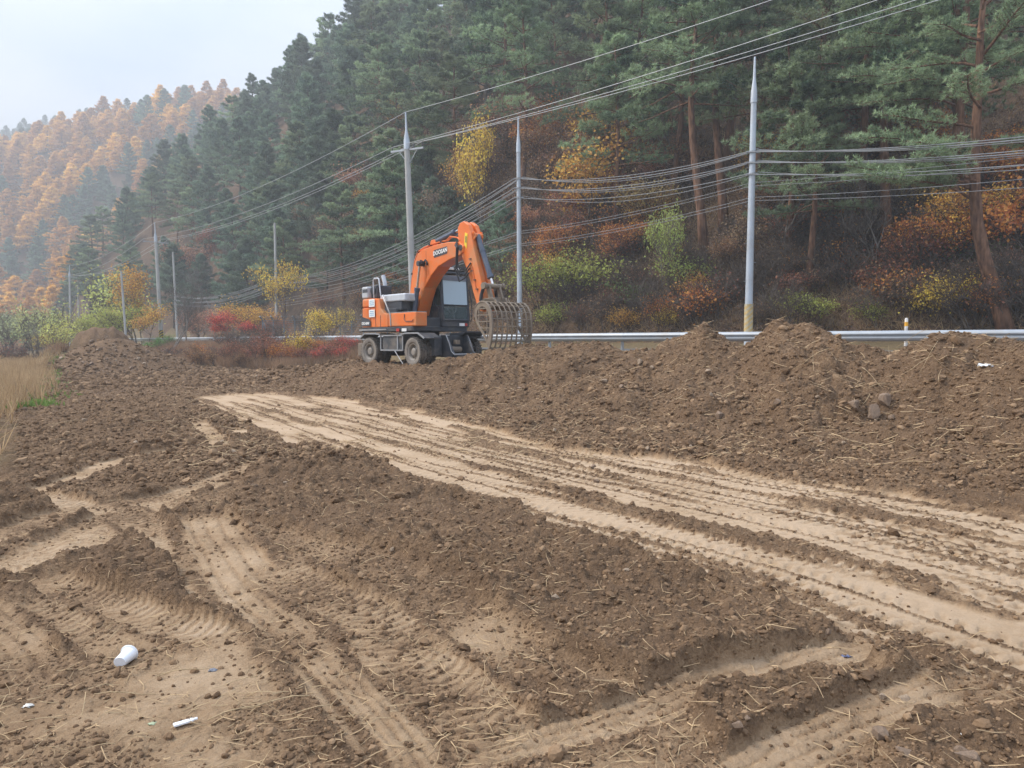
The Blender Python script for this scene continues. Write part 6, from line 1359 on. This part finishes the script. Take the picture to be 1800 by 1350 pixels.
for i in range(26):
    px = RT.gauss(195, 42); py = RT.uniform(606, 650)
    stone(px, py, RT.uniform(4, 11), RT.random() < .35, 'pale rubble stone on the brown mound at the field corner', 'rubble stones on the mound')
for px, py in [(160,600),(190,596),(178,612),(200,608),(300,655),(330,660),(385,662),(398,661),(420,663),(435,665),(450,664),(470,667),(490,668),(505,667),(350,665),(315,663)]:
    stone(px+RT.uniform(-5,5), py+RT.uniform(-3,3), RT.uniform(4, 10), RT.random() < .4, 'pale stone in the row where bare soil meets the weeds', 'row of pale stones at the soil edge')
for i in range(60):
    x, y = soil_points(1, -5, 38, 8, 20, 900+i, 0.5, .4)
    if len(x): stone(0, 0, RT.uniform(6, 14), RT.random() < .4, 'small soil-stained stone lying on the dug heaps', 'small stones on the heaps', 1, 'stone', (float(x[0]), float(y[0])))
# ------------------------------------------------------------------ straw stalks
M_STRAW = plain('straw', (0.44,0.32,0.18), 0.85, var=0.25, scale=12); M_ROOT = plain('root_fibre', (0.40,0.28,0.155), 0.9, var=0.35, scale=12)
def stalk_mesh(seed, bend):
    rd = random.Random(seed); m = MB(); P = [Vector((t-0.5, bend*math.sin(t*PI)*rd.uniform(.5, 1), 0.05*math.sin(t*PI*1.7))) for t in (0, .25, .5, .75, 1)]; m.tube(P, [.011,.011,.010,.008,.005], 5); return m.mesh('straw_stalk', M_STRAW, True)
STK = [stalk_mesh(i, b) for i, b in enumerate((.01,.03,-.035,.06,-.02))]
def stalk(x, y, ln, az, tilt, label, group, lift=0.0, thick=1.0):
    o = link('straw_stalk', RT.choice(STK)); o.location = (x, y, gz(x, y)+0.012+abs(math.sin(tilt))*ln*0.38+lift); o.rotation_euler = (0, -tilt, az); o.scale = (ln, ln*0.6*thick, ln*0.6*thick); return tag(o, label, 'straw', group)
def stalks_at(cx, cy, n, sx, sy, lmin, lmax, label, group, tilt=0.25):
    for i in range(n):
        px = RT.gauss(cx, sx); py = RT.gauss(cy, sy); x, y = ground_hit(px, min(py, 1345)); stalk(x, y, RT.uniform(lmin, lmax), RT.uniform(0, 6.28), RT.uniform(-tilt, tilt), label, group, 0, max(.5, min(1.4, .45/RT.uniform(lmin, lmax))))
stalks_at(655,885,14,34,8,.12,.34,'straw stalk in the loose bunch on the raised soil','straw bunch on the raised soil',.2)
stalks_at(30,1265,7,35,22,.07,.20,'straw stalk in the litter left of the white cup','straw left of the cup',.4); stalks_at(150,1275,9,60,35,.08,.26,'straw stalk on the near ground around the white tube','straw around the white tube',.15)
stalks_at(460,1225,6,60,25,.08,.3,'straw stalk beside the tyre print on the near ground','straw beside the tyre print',.1)
stalks_at(1640,650,16,60,28,.25,.75,'straw stalk poking out of the heap by the guardrail','straw on the heap by the guardrail',.9); stalks_at(1540,690,16,70,40,.25,.7,'straw stalk on the heap around the tapering boulder','straw around the boulder',.6)
stalks_at(1300,660,12,70,40,.2,.6,'straw stalk on the flank of the twin soil peaks','straw on the twin peaks',.5); stalks_at(1650,790,14,100,40,.15,.5,'straw stalk at the foot of the large heap','straw at the heap foot',.3)
stalks_at(1100,690,10,90,30,.2,.5,'straw stalk on the middle of the soil ridge','straw on the middle ridge',.4); stalks_at(720,660,6,60,14,.2,.6,'straw stalk on the bench below the excavator','straw below the excavator',.3)
stalks_at(930,1010,10,110,35,.06,.18,'straw stalk on top of the raised soil block','straw on the raised soil block',.3); stalks_at(150,750,8,80,20,.3,.9,'long straw stalk lying on the dark soil near the dry grass','straw near the dry grass',.1)
def fibres(n, a0, a1, r0, r1, seed, lmin, lmax, wd, label):
    rs = np.random.RandomState(seed); X, Y = soil_points(n, a0, a1, r0, r1, seed, .7, .5); z = gz(X, Y)+0.008; a = rs.uniform(0, 6.28, len(X)); l = rs.uniform(lmin, lmax, len(X))*0.5
    D = np.stack([np.cos(a)*l, np.sin(a)*l, rs.uniform(-.35, .55, len(X))*l], -1); C = np.stack([X, Y, z], -1); S = np.stack([-np.sin(a)*wd, np.cos(a)*wd, rs.uniform(0, 1, len(X))*wd], -1); U = np.array([[0,0,wd]])
    bendv = np.stack([-np.sin(a), np.cos(a), np.full(len(a), .3)], -1)*(rs.uniform(-.35, .35, len(a))*l)[:,None]
    A = C-D; M_ = C+bendv; B = C+D; v = np.stack([A-S, A+S, M_-S, M_+S, B-S*.4, B+S*.4, A+U*1.5, M_+U*1.5, B+U], 1).reshape(-1, 3); b = np.arange(len(X))[:,None]*9
    f = np.concatenate([b+np.array([[0,2,7,6]]), b+np.array([[1,6,7,3]]), b+np.array([[2,4,8,7]]), b+np.array([[3,7,8,5]])]); tag(link('straw_fibres', mesh_np('straw_fibres', v, f, M_ROOT)), label, 'straw', None, 'stuff')
fibres(3400, -42, 42, 2.2, 11, 51, .03, .15, .0017, 'fine root fibres and chaff strewn on the near soil'); fibres(4800, -25, 42, 10, 28, 52, .10, .40, .0042, 'root fibres and chaff strewn over the dug heaps')
# ------------------------------------------------------------------ litter
M_CUP = plain('white_plastic', (0.80,0.81,0.82), 0.45, var=0.04, scale=8, dirt=(0.45,0.38,0.3), dirt_amt=0.12)
def cup():
    x, y = ground_hit(228, 1162); r = empty('disposable_cup', (x, y, gz(x, y)+0.033), math.radians(50)); tag(r, 'crumpled white disposable cup lying on its side on the mud', 'cup')
    m = MB(); prof = [(0.040,0.0),(0.043,0.004),(0.037,0.008),(0.036,0.02),(0.033,0.05),(0.030,0.085),(0.029,0.088),(0.0,0.088),(0.0,0.084),(0.027,0.084),(0.034,0.02),(0.037,0.0)]
    m.lathe([(a, b) for a, b in prof], 28, 'x', closed=False)
    for p in m.v: p.z *= 0.92; p.y += 0.004*math.sin(p.x*60)
    o = m.build('cup_wall', M_CUP, r, smooth=True); o.rotation_euler = (0, 0.12, math.radians(-140))
    m = MB(); m.lathe([(0.0,-0.004),(0.041,-0.004),(0.044,0.001),(0.041,0.005),(0.036,0.0),(0.0,0.0)], 28, 'x', closed=False); o = m.build('lid', M_CUP, r, smooth=True); o.rotation_euler = (0, 0.12, math.radians(-140))
cup()
def tube_litter():
    x, y = ground_hit(326, 1276); r = empty('squeezed_tube', (x, y, gz(x, y)+0.010), math.radians(38)); tag(r, 'flat white plastic tube with a small neck lying on the mud', 'litter')
    MB().slab([(-0.046,-0.013),(0.026,-0.012),(0.034,-0.006),(0.034,0.006),(0.026,0.012),(-0.046,0.013)], -0.004, 0.006).build('tube_body', M_CUP, r, bevel=0.003); MB().tube([(0.033,0,0.001),(0.047,0,0.001)], 0.006, 10).build('neck', M_CUP, r)
tube_litter()
def scrap(px, py, w_, col_, label, name='plastic_scrap', seed=1):
    x, y = ground_hit(px, py); s_ = w_*y/F*0.5; rs = np.random.RandomState(seed); n = 7; g = np.linspace(-1, 1, n); A, B = np.meshgrid(g, g); z = 0.55+0.45*rs.normal(0, .5, A.shape); rimf = np.hypot(A, B) > 1.05; z[rimf] -= 0.25
    v = np.stack([A*s_*(1+0.2*rs.normal(0, 1, A.shape)), B*s_*.7, z*s_*.6], -1).reshape(-1, 3); i = np.arange(n*n).reshape(n, n); q = np.stack([i[:-1,:-1], i[:-1,1:], i[1:,1:], i[1:,:-1]], -1).reshape(-1, 4)
    o = link(name, mesh_np(name, v, q, plain(name, col_, 0.4, var=.1), smooth=True)); o.location = (x, y, gz(x, y)); md = o.modifiers.new('solid', 'SOLIDIFY'); md.thickness = 0.004; tag(o, label, 'litter')
scrap(325,614,22,(.75,.75,.73),'crumpled white sack in the weeds near the striped-foot pole','plastic_sack',3); scrap(1733,645,22,(.70,.72,.74),'torn white plastic scrap near the top of the heap','plastic_scrap',4)
scrap(374,1183,14,(.16,.17,.20),'crushed grey-blue wrapper on the mud right of the cup','wrapper',5); scrap(1487,1157,14,(.12,.14,.24),'small blue-grey wrapper at the corner of the raised soil','wrapper',6); scrap(268,1278,12,(.35,.40,.25),'pale green leaf scrap beside the white tube','leaf_scrap',7); scrap(1693,1295,8,(.85,.84,.82),'small white bottle cap on the clods','bottle_cap',8)
scrap(50,1245,16,(.62,.60,.55),'pale plastic scrap in the straw left of the cup','plastic_scrap',9)
# ------------------------------------------------------------------ misty air
def haze():
    m = bpy.data.materials.new('mist'); m.use_nodes = True; nt = m.node_tree; nt.nodes.clear(); o_ = nt.nodes.new('ShaderNodeOutputMaterial'); v = nt.nodes.new('ShaderNodeVolumePrincipled')
    v.inputs['Color'].default_value = (0.93,0.97,1.0,1); v.inputs['Density'].default_value = HAZE; v.inputs['Anisotropy'].default_value = 0.2; nt.links.new(v.outputs[0], o_.inputs['Volume'])
    mb = MB(); mb.box((0,320,90), (1500,740,190)); o = mb.build('haze', m, None); tag(o, 'pale mist lying over the whole valley', 'haze', None, 'stuff')
HAZE = 0.0014
haze()
